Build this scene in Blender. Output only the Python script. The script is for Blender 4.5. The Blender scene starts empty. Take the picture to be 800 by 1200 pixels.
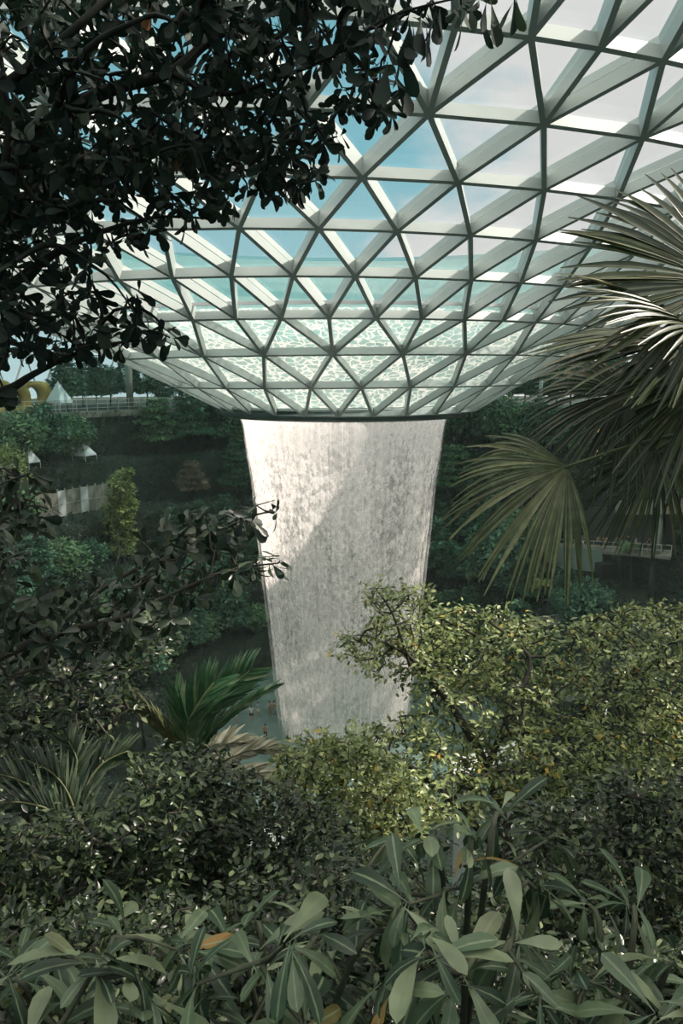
import bpy, math, random
import numpy as np
from mathutils import Vector, Matrix
RNG = np.random.default_rng(7); random.seed(7)
sc = bpy.context.scene; COL = sc.collection
PI = math.pi

# ------------------------------------------------------------------ camera
CAM = np.array([0.0, -75.0, 36.5])
FPX, PIT, YAW, ROLL = 889.2, -0.181, -0.003, -0.001
cp, sp_, cy_, sy_ = math.cos(PIT), math.sin(PIT), math.cos(YAW), math.sin(YAW)
_r = np.array([cy_, -sy_, 0.0]); _f = np.array([cp*sy_, cp*cy_, sp_]); _u = np.array([-sp_*sy_, -sp_*cy_, cp])
RIGHT = math.cos(ROLL)*_r + math.sin(ROLL)*_u; UP = math.cos(ROLL)*_u - math.sin(ROLL)*_r; FWD = _f
def P(px, py, d):                         # point at distance d along the sight line of a photograph position
    v = FWD + RIGHT*(px-400)/FPX - UP*(py-600)/FPX
    return CAM + v/np.linalg.norm(v)*d
def PX(p):                                # projection, for sorting by size and for labels
    q = np.asarray(p, float)-CAM; z = q@FWD
    return 400+FPX*(q@RIGHT)/z, 600-FPX*(q@UP)/z, z
cam = bpy.data.objects.new('camera', bpy.data.cameras.new('camera')); COL.objects.link(cam)
m = Matrix(((RIGHT[0], UP[0], -FWD[0], CAM[0]), (RIGHT[1], UP[1], -FWD[1], CAM[1]), (RIGHT[2], UP[2], -FWD[2], CAM[2]), (0, 0, 0, 1)))
cam.matrix_world = m
cam.data.sensor_fit = 'VERTICAL'; cam.data.sensor_height = 24; cam.data.lens = FPX/1200*24
cam.data.clip_start = 0.05; cam.data.clip_end = 2000
sc.camera = cam

# ------------------------------------------------------------------ object helpers
def tag(o, label=None, cat=None, group=None, kind=None):
    if label: o['label'] = label
    if cat: o['category'] = cat
    if group: o['group'] = group
    if kind: o['kind'] = kind
    return o
def empty(name, loc=(0, 0, 0)):
    o = bpy.data.objects.new(name, None); o.empty_display_size = 0.2; o.location = loc; COL.objects.link(o); return o
def link(name, me, mat, parent=None):
    o = bpy.data.objects.new(name, me); COL.objects.link(o)
    if mat is not None:
        for mm in (mat if isinstance(mat, (list, tuple)) else [mat]): me.materials.append(mm)
    if parent is not None:
        o.parent = parent; o.matrix_parent_inverse = Matrix.Translation(-parent.location)
    return o
def mesh_np(name, V, F, smooth=False, attrs=None, mats=None):
    """V (n,3), F (m,k) all same k, or a list of faces"""
    me = bpy.data.meshes.new(name)
    V = np.asarray(V, np.float32)
    if isinstance(F, np.ndarray):
        m_, k = F.shape
        me.vertices.add(len(V)); me.vertices.foreach_set('co', V.ravel())
        me.loops.add(m_*k); me.loops.foreach_set('vertex_index', F.astype(np.int32).ravel())
        me.polygons.add(m_); me.polygons.foreach_set('loop_start', np.arange(m_, dtype=np.int32)*k)
        try: me.polygons.foreach_set('loop_total', np.full(m_, k, np.int32))
        except Exception: pass
        if smooth: me.polygons.foreach_set('use_smooth', np.ones(m_, bool))
        if mats is not None: me.polygons.foreach_set('material_index', np.asarray(mats, np.int32))
        me.update(calc_edges=True)
    else:
        me.from_pydata([tuple(v) for v in V], [], [tuple(f) for f in F]); me.update()
        if smooth: me.polygons.foreach_set('use_smooth', np.ones(len(me.polygons), bool))
    for k_, a in (attrs or {}).items():
        at = me.attributes.new(k_, 'FLOAT', 'POINT'); at.data.foreach_set('value', np.asarray(a, np.float32))
    return me
class MB:                                 # collects shapes that make one mesh
    def __init__(s): s.V = []; s.F = []; s.n = 0
    def add(s, V, F):
        s.V += [tuple(map(float, v)) for v in V]; s.F += [tuple(i+s.n for i in f) for f in F]; s.n = len(s.V); return s
    def hexa(s, c8): return s.add(c8, [(0,3,2,1),(4,5,6,7),(0,1,5,4),(1,2,6,5),(2,3,7,6),(3,0,4,7)])
    def box(s, c, sx, sy, sz, rz=0.0):
        c = np.array(c, float); a, b = math.cos(rz), math.sin(rz); out = []
        for z in (-1, 1):
            for x, y in ((-1,-1),(1,-1),(1,1),(-1,1)):
                X, Y = x*sx/2, y*sy/2; out.append(c+np.array([a*X-b*Y, b*X+a*Y, z*sz/2]))
        return s.hexa(out)
    def bar(s, p, q, w, h, up=(0, 0, 1), drop=0.0):       # box from p to q; width w across, height h along up, lowered by drop
        p = np.array(p, float); q = np.array(q, float); d = q-p; d /= np.linalg.norm(d)
        up = np.array(up, float); sd = np.cross(d, up); sd /= np.linalg.norm(sd); u = np.cross(sd, d)
        o = []
        for zz in (-h/2-drop, h/2-drop):
            for e, x in ((p,-1),(q,-1),(q,1),(p,1)): o.append(e+sd*x*w/2+u*zz)
        return s.hexa([o[0],o[1],o[2],o[3],o[4],o[5],o[6],o[7]])
    def tube(s, pts, rad, n=6, cap=True):
        pts = [np.array(p, float) for p in pts]; N = len(pts)
        rad = [rad]*N if np.isscalar(rad) else list(rad)
        prev = None; V = []; F = []
        for i, p in enumerate(pts):
            d = pts[min(i+1, N-1)]-pts[max(i-1, 0)]; d = d/(np.linalg.norm(d)+1e-9)
            if prev is None: ref = np.array([0, 0, 1.0]) if abs(d[2]) < .9 else np.array([1.0, 0, 0])
            else: ref = prev
            a = ref-d*(ref@d); a /= np.linalg.norm(a)+1e-9; prev = a; b = np.cross(d, a)
            for k in range(n):
                t = 2*PI*k/n; V.append(p+rad[i]*(math.cos(t)*a+math.sin(t)*b))
        for i in range(N-1):
            for k in range(n):
                k2 = (k+1) % n; F.append((i*n+k, i*n+k2, (i+1)*n+k2, (i+1)*n+k))
        if cap: F.append(tuple(range(n-1, -1, -1))); F.append(tuple((N-1)*n+k for k in range(n)))
        return s.add(V, F)
    def build(s, name, mat, parent=None, smooth=False):
        return link(name, mesh_np(name, np.array(s.V), s.F, smooth), mat, parent)
def tube_np(polys, n=5):
    """many polylines (list of (pts, radii)) as one quick mesh"""
    b = MB()
    for p, r in polys: b.tube(p, r, n, cap=False)
    return b
def norm(a): return a/(np.linalg.norm(a, axis=-1, keepdims=True)+1e-9)

# ------------------------------------------------------------------ materials
def node_mat(name):
    mt = bpy.data.materials.new(name); mt.use_nodes = True; nt = mt.node_tree; nt.nodes.clear()
    return mt, nt, nt.nodes.new, nt.links.new
def rgb(c): return (c[0], c[1], c[2], 1)
def plain(name, col, rough=.6, spec=.4, metal=0.0, noise=0.0, scale=2.0, bump=0.0, stretch=(1, 1, 1)):
    mt, nt, N, L = node_mat(name)
    o = N('ShaderNodeOutputMaterial'); b = N('ShaderNodeBsdfPrincipled'); L(b.outputs[0], o.inputs[0])
    b.inputs['Base Color'].default_value = rgb(col); b.inputs['Roughness'].default_value = rough
    b.inputs['Specular IOR Level'].default_value = spec; b.inputs['Metallic'].default_value = metal
    if noise or bump:
        tc = N('ShaderNodeTexCoord'); mp = N('ShaderNodeMapping'); mp.inputs['Scale'].default_value = stretch
        nz = N('ShaderNodeTexNoise'); nz.inputs['Scale'].default_value = scale; nz.inputs['Detail'].default_value = 6
        L(tc.outputs['Object'], mp.inputs[0]); L(mp.outputs[0], nz.inputs['Vector'])
        r = N('ShaderNodeValToRGB'); r.color_ramp.elements[0].position = .3; r.color_ramp.elements[1].position = .7
        r.color_ramp.elements[0].color = rgb([c*(1-noise) for c in col]); r.color_ramp.elements[1].color = rgb([min(1, c*(1+noise)) for c in col])
        L(nz.outputs['Fac'], r.inputs[0]); L(r.outputs[0], b.inputs['Base Color'])
        if bump:
            bp = N('ShaderNodeBump'); bp.inputs['Strength'].default_value = bump; L(nz.outputs['Fac'], bp.inputs['Height']); L(bp.outputs[0], b.inputs['Normal'])
    return mt
def leaf_mat(name, cols, rough=.42, trans=.25, rib=None, spec=.45, blotch=True):
    """cols: list of (pos, colour) over the per-leaf random value; rib: colour of the midrib"""
    mt, nt, N, L = node_mat(name)
    o = N('ShaderNodeOutputMaterial'); b = N('ShaderNodeBsdfPrincipled'); t = N('ShaderNodeBsdfTranslucent'); mx = N('ShaderNodeMixShader')
    a = N('ShaderNodeAttribute'); a.attribute_name = 'rnd'
    r = N('ShaderNodeValToRGB'); e = r.color_ramp.elements
    e[0].position, e[0].color = cols[0][0], rgb(cols[0][1]); e[1].position, e[1].color = cols[-1][0], rgb(cols[-1][1])
    for p, c in cols[1:-1]: q = e.new(p); q.color = rgb(c)
    L(a.outputs['Fac'], r.inputs[0]); c = r.outputs[0]
    if rib:
        ac = N('ShaderNodeAttribute'); ac.attribute_name = 'across'
        ab = N('ShaderNodeMath'); ab.operation = 'ABSOLUTE'; L(ac.outputs['Fac'], ab.inputs[0])
        mr = N('ShaderNodeMapRange'); mr.inputs[1].default_value = .04; mr.inputs[2].default_value = .2; mr.inputs[3].default_value = 1; mr.inputs[4].default_value = 0
        L(ab.outputs[0], mr.inputs[0])
        m2 = N('ShaderNodeMix'); m2.data_type = 'RGBA'; L(mr.outputs[0], m2.inputs['Factor']); L(c, m2.inputs['A']); m2.inputs['B'].default_value = rgb(rib); c = m2.outputs['Result']
    if blotch:
        tc = N('ShaderNodeTexCoord'); nz = N('ShaderNodeTexNoise'); nz.inputs['Scale'].default_value = 14; nz.inputs['Detail'].default_value = 3
        L(tc.outputs['Object'], nz.inputs['Vector'])
        hs = N('ShaderNodeHueSaturation'); mr2 = N('ShaderNodeMapRange'); mr2.inputs[1].default_value = .3; mr2.inputs[2].default_value = .7; mr2.inputs[3].default_value = .7; mr2.inputs[4].default_value = 1.25
        L(nz.outputs['Fac'], mr2.inputs[0]); L(mr2.outputs[0], hs.inputs['Value']); L(c, hs.inputs['Color']); c = hs.outputs[0]
    L(c, b.inputs['Base Color']); L(c, t.inputs[0]); b.inputs['Roughness'].default_value = rough; b.inputs['Specular IOR Level'].default_value = spec
    L(b.outputs[0], mx.inputs[1]); L(t.outputs[0], mx.inputs[2]); mx.inputs[0].default_value = trans; L(mx.outputs[0], o.inputs[0])
    return mt
def glass_mat(name, tint, body=0.0, bodycol=(.2, .4, .38), ior=1.5, rough=0.02):
    mt, nt, N, L = node_mat(name)
    o = N('ShaderNodeOutputMaterial'); tr = N('ShaderNodeBsdfTransparent'); gl = N('ShaderNodeBsdfGlossy'); fr = N('ShaderNodeFresnel'); mx = N('ShaderNodeMixShader')
    tr.inputs[0].default_value = rgb(tint); gl.inputs['Roughness'].default_value = rough; fr.inputs['IOR'].default_value = ior
    ge = N('ShaderNodeNewGeometry'); io = N('ShaderNodeMapRange'); L(ge.outputs['Backfacing'], io.inputs[0]); io.inputs[3].default_value = ior; io.inputs[4].default_value = 1/ior; L(io.outputs[0], fr.inputs['IOR'])
    L(fr.outputs[0], mx.inputs[0]); src = tr.outputs[0]
    if body:
        d = N('ShaderNodeBsdfDiffuse'); d.inputs[0].default_value = rgb(bodycol); tl = N('ShaderNodeBsdfTranslucent'); tl.inputs[0].default_value = rgb(bodycol)
        m0 = N('ShaderNodeMixShader'); m0.inputs[0].default_value = .5; L(d.outputs[0], m0.inputs[1]); L(tl.outputs[0], m0.inputs[2])
        m1 = N('ShaderNodeMixShader'); m1.inputs[0].default_value = body; L(tr.outputs[0], m1.inputs[1]); L(m0.outputs[0], m1.inputs[2]); src = m1.outputs[0]
    L(src, mx.inputs[1]); L(gl.outputs[0], mx.inputs[2]); L(mx.outputs[0], o.inputs[0])
    return mt
M = {}
M['steel'] = plain('painted_steel', (.385, .43, .415), .38, .5, noise=.06, scale=.6)
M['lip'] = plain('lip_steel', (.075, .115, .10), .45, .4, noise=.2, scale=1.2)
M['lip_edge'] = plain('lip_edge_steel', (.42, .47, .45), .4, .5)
M['glass'] = glass_mat('roof_glass', (.93, .965, .96), ior=1.55)
M['glass_far'] = glass_mat('reflection_tint_glass', (.45, .62, .62), body=.72, bodycol=(.13, .36, .35), ior=1.3, rough=.12)  # far panes: teal look of reflecting glass mixed in as body colour
M['bark'] = plain('bark', (.045, .042, .035), .85, .2, noise=.4, scale=12, bump=.4)
M['bark_dark'] = plain('dark_bark', (.016, .018, .015), .9, .15, noise=.4, scale=12, bump=.3)
M['bark_pale'] = plain('pale_bark', (.10, .10, .085), .8, .2, noise=.3, scale=6)
M['concrete'] = plain('terrace_concrete', (.055, .07, .06), .85, .2, noise=.35, scale=.5, bump=.2)
M['panel'] = plain('wall_panel', (.22, .21, .175), .7, .3, noise=.2, scale=.7)
M['white_and_sunpatch'] = plain('white_and_sunpatch', (.62, .64, .66), .5, .4)
M['rail'] = plain('rail_metal', (.42, .45, .41), .4, .5)
M['yellow'] = plain('ochre_shell', (.30, .21, .05), .6, .3, noise=.3, scale=1)
M['white'] = plain('white_paint', (.72, .74, .76), .5, .4)

# the ground covering of the hillside
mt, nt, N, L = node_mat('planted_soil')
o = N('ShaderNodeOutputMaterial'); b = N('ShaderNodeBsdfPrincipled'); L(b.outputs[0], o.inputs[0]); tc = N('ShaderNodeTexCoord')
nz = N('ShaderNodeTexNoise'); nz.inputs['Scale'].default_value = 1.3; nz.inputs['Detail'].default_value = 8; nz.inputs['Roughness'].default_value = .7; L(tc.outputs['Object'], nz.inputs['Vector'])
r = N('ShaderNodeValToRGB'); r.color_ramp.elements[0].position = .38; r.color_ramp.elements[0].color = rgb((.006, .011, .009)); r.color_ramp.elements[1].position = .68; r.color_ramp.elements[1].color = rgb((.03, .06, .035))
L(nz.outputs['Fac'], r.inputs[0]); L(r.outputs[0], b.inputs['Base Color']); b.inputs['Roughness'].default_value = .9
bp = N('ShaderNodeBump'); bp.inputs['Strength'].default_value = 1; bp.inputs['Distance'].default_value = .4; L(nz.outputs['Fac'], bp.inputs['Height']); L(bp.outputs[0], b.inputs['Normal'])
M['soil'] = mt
# wet stone round the pool
mt, nt, N, L = node_mat('wet_stone')
o = N('ShaderNodeOutputMaterial'); b = N('ShaderNodeBsdfPrincipled'); L(b.outputs[0], o.inputs[0]); tc = N('ShaderNodeTexCoord')
nz = N('ShaderNodeTexNoise'); nz.inputs['Scale'].default_value = .5; nz.inputs['Detail'].default_value = 5; L(tc.outputs['Object'], nz.inputs['Vector'])
r = N('ShaderNodeValToRGB'); r.color_ramp.elements[0].position = .35; r.color_ramp.elements[0].color = rgb((.09, .15, .135)); r.color_ramp.elements[1].position = .7; r.color_ramp.elements[1].color = rgb((.18, .26, .235))
L(nz.outputs['Fac'], r.inputs[0]); L(r.outputs[0], b.inputs['Base Color']); b.inputs['Roughness'].default_value = .3
M['floor'] = mt

# falling water: strings high up breaking into drops lower down
def fall_mat(name, seed, dens):
    mt, nt, N, L = node_mat(name)
    o = N('ShaderNodeOutputMaterial'); uv = N('ShaderNodeAttribute'); uv.attribute_name = 'arc'; vz = N('ShaderNodeAttribute'); vz.attribute_name = 'height'
    def comb(sx, sz, off):
        a = N('ShaderNodeMath'); a.operation = 'MULTIPLY_ADD'; L(uv.outputs['Fac'], a.inputs[0]); a.inputs[1].default_value = sx; a.inputs[2].default_value = off
        c = N('ShaderNodeMath'); c.operation = 'MULTIPLY'; L(vz.outputs['Fac'], c.inputs[0]); c.inputs[1].default_value = sz
        v = N('ShaderNodeCombineXYZ'); L(a.outputs[0], v.inputs[0]); L(c.outputs[0], v.inputs[1]); v.inputs[2].default_value = seed; return v.outputs[0]
    def noise(vec, sc_, det, rough=.6):
        n = N('ShaderNodeTexNoise'); n.inputs['Scale'].default_value = sc_; n.inputs['Detail'].default_value = det; n.inputs['Roughness'].default_value = rough; L(vec, n.inputs['Vector']); return n.outputs['Fac']
    strings = noise(comb(3.2, .05, seed), 1.0, 4, .7)
    drops = noise(comb(2.3, 1.5, seed*3.1), 1.0, 5, .8)
    broad = noise(comb(.32, .07, seed*7.7), 1.0, 3)
    def mr(x, a, b_, c, d, clamp=True):
        n = N('ShaderNodeMapRange'); L(x, n.inputs[0]); n.inputs[1].default_value = a; n.inputs[2].default_value = b_; n.inputs[3].default_value = c; n.inputs[4].default_value = d; n.clamp = clamp; return n.outputs[0]
    def mth(op, x, y):
        n = N('ShaderNodeMath'); n.operation = op
        for i, q in enumerate((x, y)):
            if isinstance(q, (int, float)): n.inputs[i].default_value = q
            else: L(q, n.inputs[i])
        return n.outputs[0]
    h = vz.outputs['Fac']                                       # metres above the pool
    top = mr(h, 31.5, 28.0, 1, 0)                               # 1 at the lip, 0 lower down
    low = mr(h, 16, 1, 0, 1)
    sN = mr(strings, .40, .60, 0, 1); dN = mr(drops, .46, .56, 0, 1); bN = mr(broad, .35, .65, -.22, .22)
    fine = mth('ADD', mth('MULTIPLY', sN, .33), mth('MULTIPLY', dN, .62))
    a1 = mth('ADD', mth('MULTIPLY', top, mth('ADD', mth('MULTIPLY', sN, .40), .12)), fine)
    a2 = mth('ADD', a1, bN); a3 = mth('ADD', a2, mth('MULTIPLY', low, .30))
    alpha = mr(a3, .10, .95, dens*.06, min(1, dens*1.2))
    tr = N('ShaderNodeBsdfTransparent'); d = N('ShaderNodeBsdfDiffuse'); tl = N('ShaderNodeBsdfTranslucent'); g = N('ShaderNodeMixShader'); mx = N('ShaderNodeMixShader')
    d.inputs[0].default_value = rgb((.95, .93, .91)); tl.inputs[0].default_value = rgb((.95, .93, .91)); g.inputs[0].default_value = .5
    L(d.outputs[0], g.inputs[1]); L(tl.outputs[0], g.inputs[2]); L(alpha, mx.inputs[0]); L(tr.outputs[0], mx.inputs[1]); L(g.outputs[0], mx.inputs[2]); L(mx.outputs[0], o.inputs[0])
    return mt
M['fall'] = fall_mat('falling_water', 1.3, .84); M['fall_in'] = fall_mat('inner_falling_water', 5.9, .28); M['spray'] = fall_mat('thin_spray', 9.3, .22)

# water running over the glass towards the opening: foam net over pale teal
mt, nt, N, L = node_mat('foaming_water')
o = N('ShaderNodeOutputMaterial'); tc = N('ShaderNodeTexCoord')
nz = N('ShaderNodeTexNoise'); nz.inputs['Scale'].default_value = .8; nz.inputs['Detail'].default_value = 4; L(tc.outputs['Object'], nz.inputs['Vector'])
ma = N('ShaderNodeVectorMath'); ma.operation = 'MULTIPLY_ADD'; L(nz.outputs['Color'], ma.inputs[0]); ma.inputs[1].default_value = (1.3, 1.3, 1.3); L(tc.outputs['Object'], ma.inputs[2])
vo = N('ShaderNodeTexVoronoi'); vo.feature = 'DISTANCE_TO_EDGE'; vo.inputs['Scale'].default_value = 1.5; L(ma.outputs[0], vo.inputs['Vector'])
n2 = N('ShaderNodeTexNoise'); n2.inputs['Scale'].default_value = .35; n2.inputs['Detail'].default_value = 3; L(tc.outputs['Object'], n2.inputs['Vector'])
r = N('ShaderNodeValToRGB'); r.color_ramp.elements[0].position = .0; r.color_ramp.elements[0].color = rgb((1, 1, 1)); r.color_ramp.elements[1].position = .13; r.color_ramp.elements[1].color = rgb((.0, .0, .0))
L(vo.outputs['Distance'], r.inputs[0])
mr3 = N('ShaderNodeMapRange'); L(n2.outputs['Fac'], mr3.inputs[0]); mr3.inputs[1].default_value = .35; mr3.inputs[2].default_value = .65; mr3.inputs[3].default_value = 0; mr3.inputs[4].default_value = .30
ad = N('ShaderNodeMath'); ad.operation = 'ADD'; ad.use_clamp = True; L(r.outputs[0], ad.inputs[0]); L(mr3.outputs[0], ad.inputs[1])
cm = N('ShaderNodeMix'); cm.data_type = 'RGBA'; L(ad.outputs[0], cm.inputs['Factor']); cm.inputs['A'].default_value = rgb((.17, .27, .25)); cm.inputs['B'].default_value = rgb((.42, .41, .39))
tl = N('ShaderNodeBsdfTranslucent'); L(cm.outputs['Result'], tl.inputs[0]); tr = N('ShaderNodeBsdfTransparent'); tr.inputs[0].default_value = rgb((.85, .95, .93)); mx = N('ShaderNodeMixShader')
al = N('ShaderNodeMapRange'); L(ad.outputs[0], al.inputs[0]); al.inputs[3].default_value = .55; al.inputs[4].default_value = .92
L(al.outputs[0], mx.inputs[0]); L(tr.outputs[0], mx.inputs[1]); L(tl.outputs[0], mx.inputs[2]); L(mx.outputs[0], o.inputs[0])
M['foam'] = mt

# leaves
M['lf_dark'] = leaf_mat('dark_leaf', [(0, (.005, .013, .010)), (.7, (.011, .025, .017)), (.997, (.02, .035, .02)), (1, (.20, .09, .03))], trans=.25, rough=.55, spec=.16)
M['lf_big'] = leaf_mat('broad_leaf', [(0, (.009, .024, .013)), (.4, (.036, .068, .033)), (.75, (.095, .14, .075)), (.975, (.19, .225, .13)), (.985, (.09, .085, .03)), (1, (.20, .11, .015))], rib=(.16, .20, .12), trans=.25, rough=.4, spec=.45)
M['lf_mid'] = leaf_mat('shrub_leaf', [(0, (.006, .016, .008)), (.5, (.020, .038, .020)), (.9, (.06, .085, .045)), (1, (.11, .13, .08))], trans=.2, rough=.36, spec=.5)
M['lf_small'] = leaf_mat('small_shrub_leaf', [(0, (.005, .012, .005)), (.5, (.020, .036, .015)), (.85, (.07, .10, .04)), (1, (.17, .20, .10))], trans=.25, rough=.33, spec=.5)  # brightest leaf tones imitate sunlit glints by colour
M['lf_yellow'] = leaf_mat('yellow_green_leaf', [(0, (.060, .095, .030)), (.5, (.17, .215, .075)), (.975, (.34, .38, .15)), (.988, (.45, .32, .05)), (1, (.45, .25, .03))], trans=.30, rough=.34, spec=.5)
M['lf_palm'] = leaf_mat('fan_palm_leaf', [(0, (.014, .025, .009)), (.6, (.036, .054, .020)), (.9, (.09, .105, .045)), (1, (.17, .15, .085))], trans=.22, rough=.38, spec=.5, rib=(.17, .18, .09))
M['lf_palm_light'] = leaf_mat('light_fan_palm_leaf', [(0, (.04, .055, .020)), (.6, (.11, .13, .05)), (1, (.26, .26, .13))], trans=.3, rough=.38, spec=.5, rib=(.30, .31, .17))
M['lf_cycad'] = leaf_mat('feather_palm_leaf', [(0, (.014, .060, .024)), (.6, (.035, .10, .04)), (1, (.12, .18, .09))], trans=.25, rough=.35, spec=.5)
M['lf_dry'] = leaf_mat('dry_palm_leaf', [(0, (.16, .16, .10)), (.5, (.32, .31, .22)), (1, (.52, .50, .40))], trans=.2, rough=.6, spec=.2)
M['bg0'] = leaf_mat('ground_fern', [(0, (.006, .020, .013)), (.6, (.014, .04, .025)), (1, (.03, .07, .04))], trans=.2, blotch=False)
M['bg1'] = leaf_mat('deep_green_leaf', [(0, (.026, .085, .055)), (.6, (.065, .18, .105)), (1, (.15, .31, .17))], trans=.2, blotch=False)
M['bg2'] = leaf_mat('mid_green_leaf', [(0, (.045, .11, .055)), (.6, (.12, .24, .11)), (1, (.23, .38, .17))], trans=.2, blotch=False)
M['bg3'] = leaf_mat('light_green_leaf', [(0, (.10, .16, .05)), (.6, (.26, .36, .12)), (1, (.45, .52, .22))], trans=.25, blotch=False)
M['bg4'] = leaf_mat('brownish_leaf', [(0, (.10, .09, .06)), (.6, (.24, .20, .14)), (1, (.38, .32, .24))], trans=.2, blotch=False)
M['petiole'] = plain('petiole', (.10, .11, .045), .5, .4)
M['stem'] = plain('green_brown_stem', (.05, .055, .035), .7, .3, noise=.3, scale=20)

# ------------------------------------------------------------------ leaf meshes
TEMPL = {
 'obovate': (np.array([0, .12, .35, .6, .8, .93, 1.0]), np.array([.05, .10, .42, .86, 1.0, .72, .04])),
 'oval':    (np.array([0, .2, .5, .8, 1.0]), np.array([.06, .75, 1.0, .62, .04])),
 'lance':   (np.array([0, .25, .6, 1.0]), np.array([.25, 1.0, .8, .04])),
 'quad':    (np.array([0, .5, 1.0]), np.array([.1, 1.0, .1])),
}
def leaf_mesh(name, base, d, nrm, L_, W_, curl, templ='obovate', fold=.25, rnd=None, rng=RNG):
    t, w = TEMPL[templ]; n = len(base); J = len(t)
    d = norm(d); sd = norm(np.cross(d, nrm)); nn = norm(np.cross(sd, d))
    L_ = np.broadcast_to(L_, n); W_ = np.broadcast_to(W_, n); curl = np.broadcast_to(curl, n)
    cen = base[:, None]+d[:, None]*(L_[:, None]*(t-.25*np.abs(curl)[:, None]*t**2))[..., None]-nn[:, None]*(L_[:, None]*curl[:, None]*t**2)[..., None]
    hw = (W_[:, None]*w*.5)
    lf = cen-sd[:, None]*hw[..., None]+nn[:, None]*(hw*fold)[..., None]
    rt = cen+sd[:, None]*hw[..., None]+nn[:, None]*(hw*fold)[..., None]
    V = np.stack([lf, cen, rt], 2).reshape(-1, 3)
    f = []
    for j in range(J-1):
        a = j*3; f += [(a, a+1, a+4, a+3), (a+1, a+2, a+5, a+4)]
    F = (np.array(f)[None]+(np.arange(n)*J*3)[:, None, None]).reshape(-1, 4)
    rnd = rng.random(n) if rnd is None else rnd
    return mesh_np(name, V, F, True, {'rnd': np.repeat(rnd, J*3), 'across': np.tile(np.array([-1., 0, 1.]), n*J)})
def rand_dir(n, rng=RNG): return norm(rng.normal(size=(n, 3)))

def in_poly(pts, poly):
    x, y = pts[:, 0], pts[:, 1]; ins = np.zeros(len(pts), bool); j = len(poly)-1
    for i in range(len(poly)):
        xi, yi = poly[i]; xj, yj = poly[j]
        c = ((yi > y) != (yj > y)) & (x < (xj-xi)*(y-yi)/(yj-yi+1e-9)+xi); ins ^= c; j = i
    return ins
def sample_poly(poly, n, rng, mind=0.0):
    p = np.array(poly, float); lo, hi = p.min(0), p.max(0); out = np.zeros((0, 2)); tries = 0
    while len(out) < n and tries < 60:
        q = lo+(hi-lo)*rng.random((n*2, 2)); q = q[in_poly(q, poly)]; tries += 1
        if mind:
            for a in q:
                if len(out) == 0 or np.min(((out-a)**2).sum(1)) > mind**2: out = np.vstack([out, a])
                if len(out) >= n: break
        else: out = np.vstack([out, q])
    return out[:n]
def connect(limbs, tips, rng, sag=.08, r_tip=.004, r_grow=.0016, maxr=.03):
    """each tip joins the nearest wood already there; returns polylines and the direction in which every tip ends"""
    nodes = []; 
    for pts, rad in limbs:
        for a, b in zip(pts[:-1], pts[1:]):
            for s in np.linspace(0, 1, 8): nodes.append(np.array(a)*(1-s)+np.array(b)*s)
    nodes = list(nodes); base = np.array(nodes); tips = np.array(tips)
    order = np.argsort([np.min(((base-t)**2).sum(1)) for t in tips])
    allp = list(nodes); par = [-1]*len(nodes); A = np.array(allp); polys = []; dirs = np.zeros_like(tips); kids = {}
    tipidx = {}
    arr = np.zeros((len(nodes)+len(tips), 3)); arr[:len(nodes)] = A; n = len(nodes)
    for ti in order:
        t = tips[ti]; dd = ((arr[:n]-t)**2).sum(1); j = int(np.argmin(dd)); arr[n] = t; tipidx[n] = (ti, j); n += 1
    cnt = np.zeros(n)
    for k in sorted(tipidx, reverse=True):
        cnt[k] += 1; j = tipidx[k][1]; cnt[j] += cnt[k]
    for k, (ti, j) in tipidx.items():
        a, b = arr[j], arr[k]; L_ = np.linalg.norm(b-a)+1e-6; off = rng.normal(size=3)*L_*.07
        mid1 = a*.66+b*.34+off+np.array([0, 0, sag*L_]); mid2 = a*.33+b*.67+off*.6+np.array([0, 0, sag*L_])
        r1 = min(maxr, r_tip+r_grow*math.sqrt(cnt[k])*1.6); r0 = min(maxr, r1*1.25)
        polys.append(([a, mid1, mid2, b], [r0, r0*.85+r1*.15, r1, r1*.8])); dirs[ti] = norm(b-mid2)
    return polys, dirs
def whorls(tips, dirs, per, L_, W_, rng, droop=.25, spread=1.0, curl=.2):
    """rosettes of leaves round each tip"""
    n = len(tips)*per; base = np.repeat(tips, per, 0)+rng.normal(size=(n, 3))*L_*.08
    ax = np.repeat(norm(dirs), per, 0); ref = rand_dir(n, rng); rad = norm(np.cross(ax, ref))
    el = rng.uniform(-.1, .75, n)[:, None]
    d = norm(rad*spread+ax*el+np.array([0, 0, -1.0])*droop*rng.random((n, 1))*1.6)
    nrm = norm(ax*1.0-d*.3+np.array([0, 0, .7])+rng.normal(size=(n, 3))*.25)
    s = rng.uniform(.6, 1.15, n)
    return base, d, nrm, L_*s, W_*s*rng.uniform(.8, 1.15, n), rng.normal(curl, .15, n)
def sprays(tips, dirs, per, L_, W_, rng, length=.35, flat=.5, curl=.12, upright=.5):
    """leaves set along a short twig behind each tip"""
    n = len(tips)*per; s = np.tile(np.linspace(0, 1, per), len(tips))+rng.normal(size=n)*.05
    ax = norm(dirs+rng.normal(size=dirs.shape)*.25); axr = np.repeat(ax, per, 0)
    base = np.repeat(tips, per, 0)-axr*(s[:, None]-.45)*length+rng.normal(size=(n, 3))*length*.10
    side = norm(np.cross(axr, [0, 0, 1.0]))*np.tile(np.where(np.arange(per) % 2 == 0, 1, -1), len(tips))[:, None]
    d = norm(side+axr*.7+rng.normal(size=(n, 3))*[.5, .5, .45])
    nrm = norm(np.array([0, 0, 1.0])+rng.normal(size=(n, 3))*(1-flat))
    k = rng.uniform(.6, 1.15, n)
    return base, d, nrm, L_*k, W_*k, rng.normal(curl, .12, n)
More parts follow.
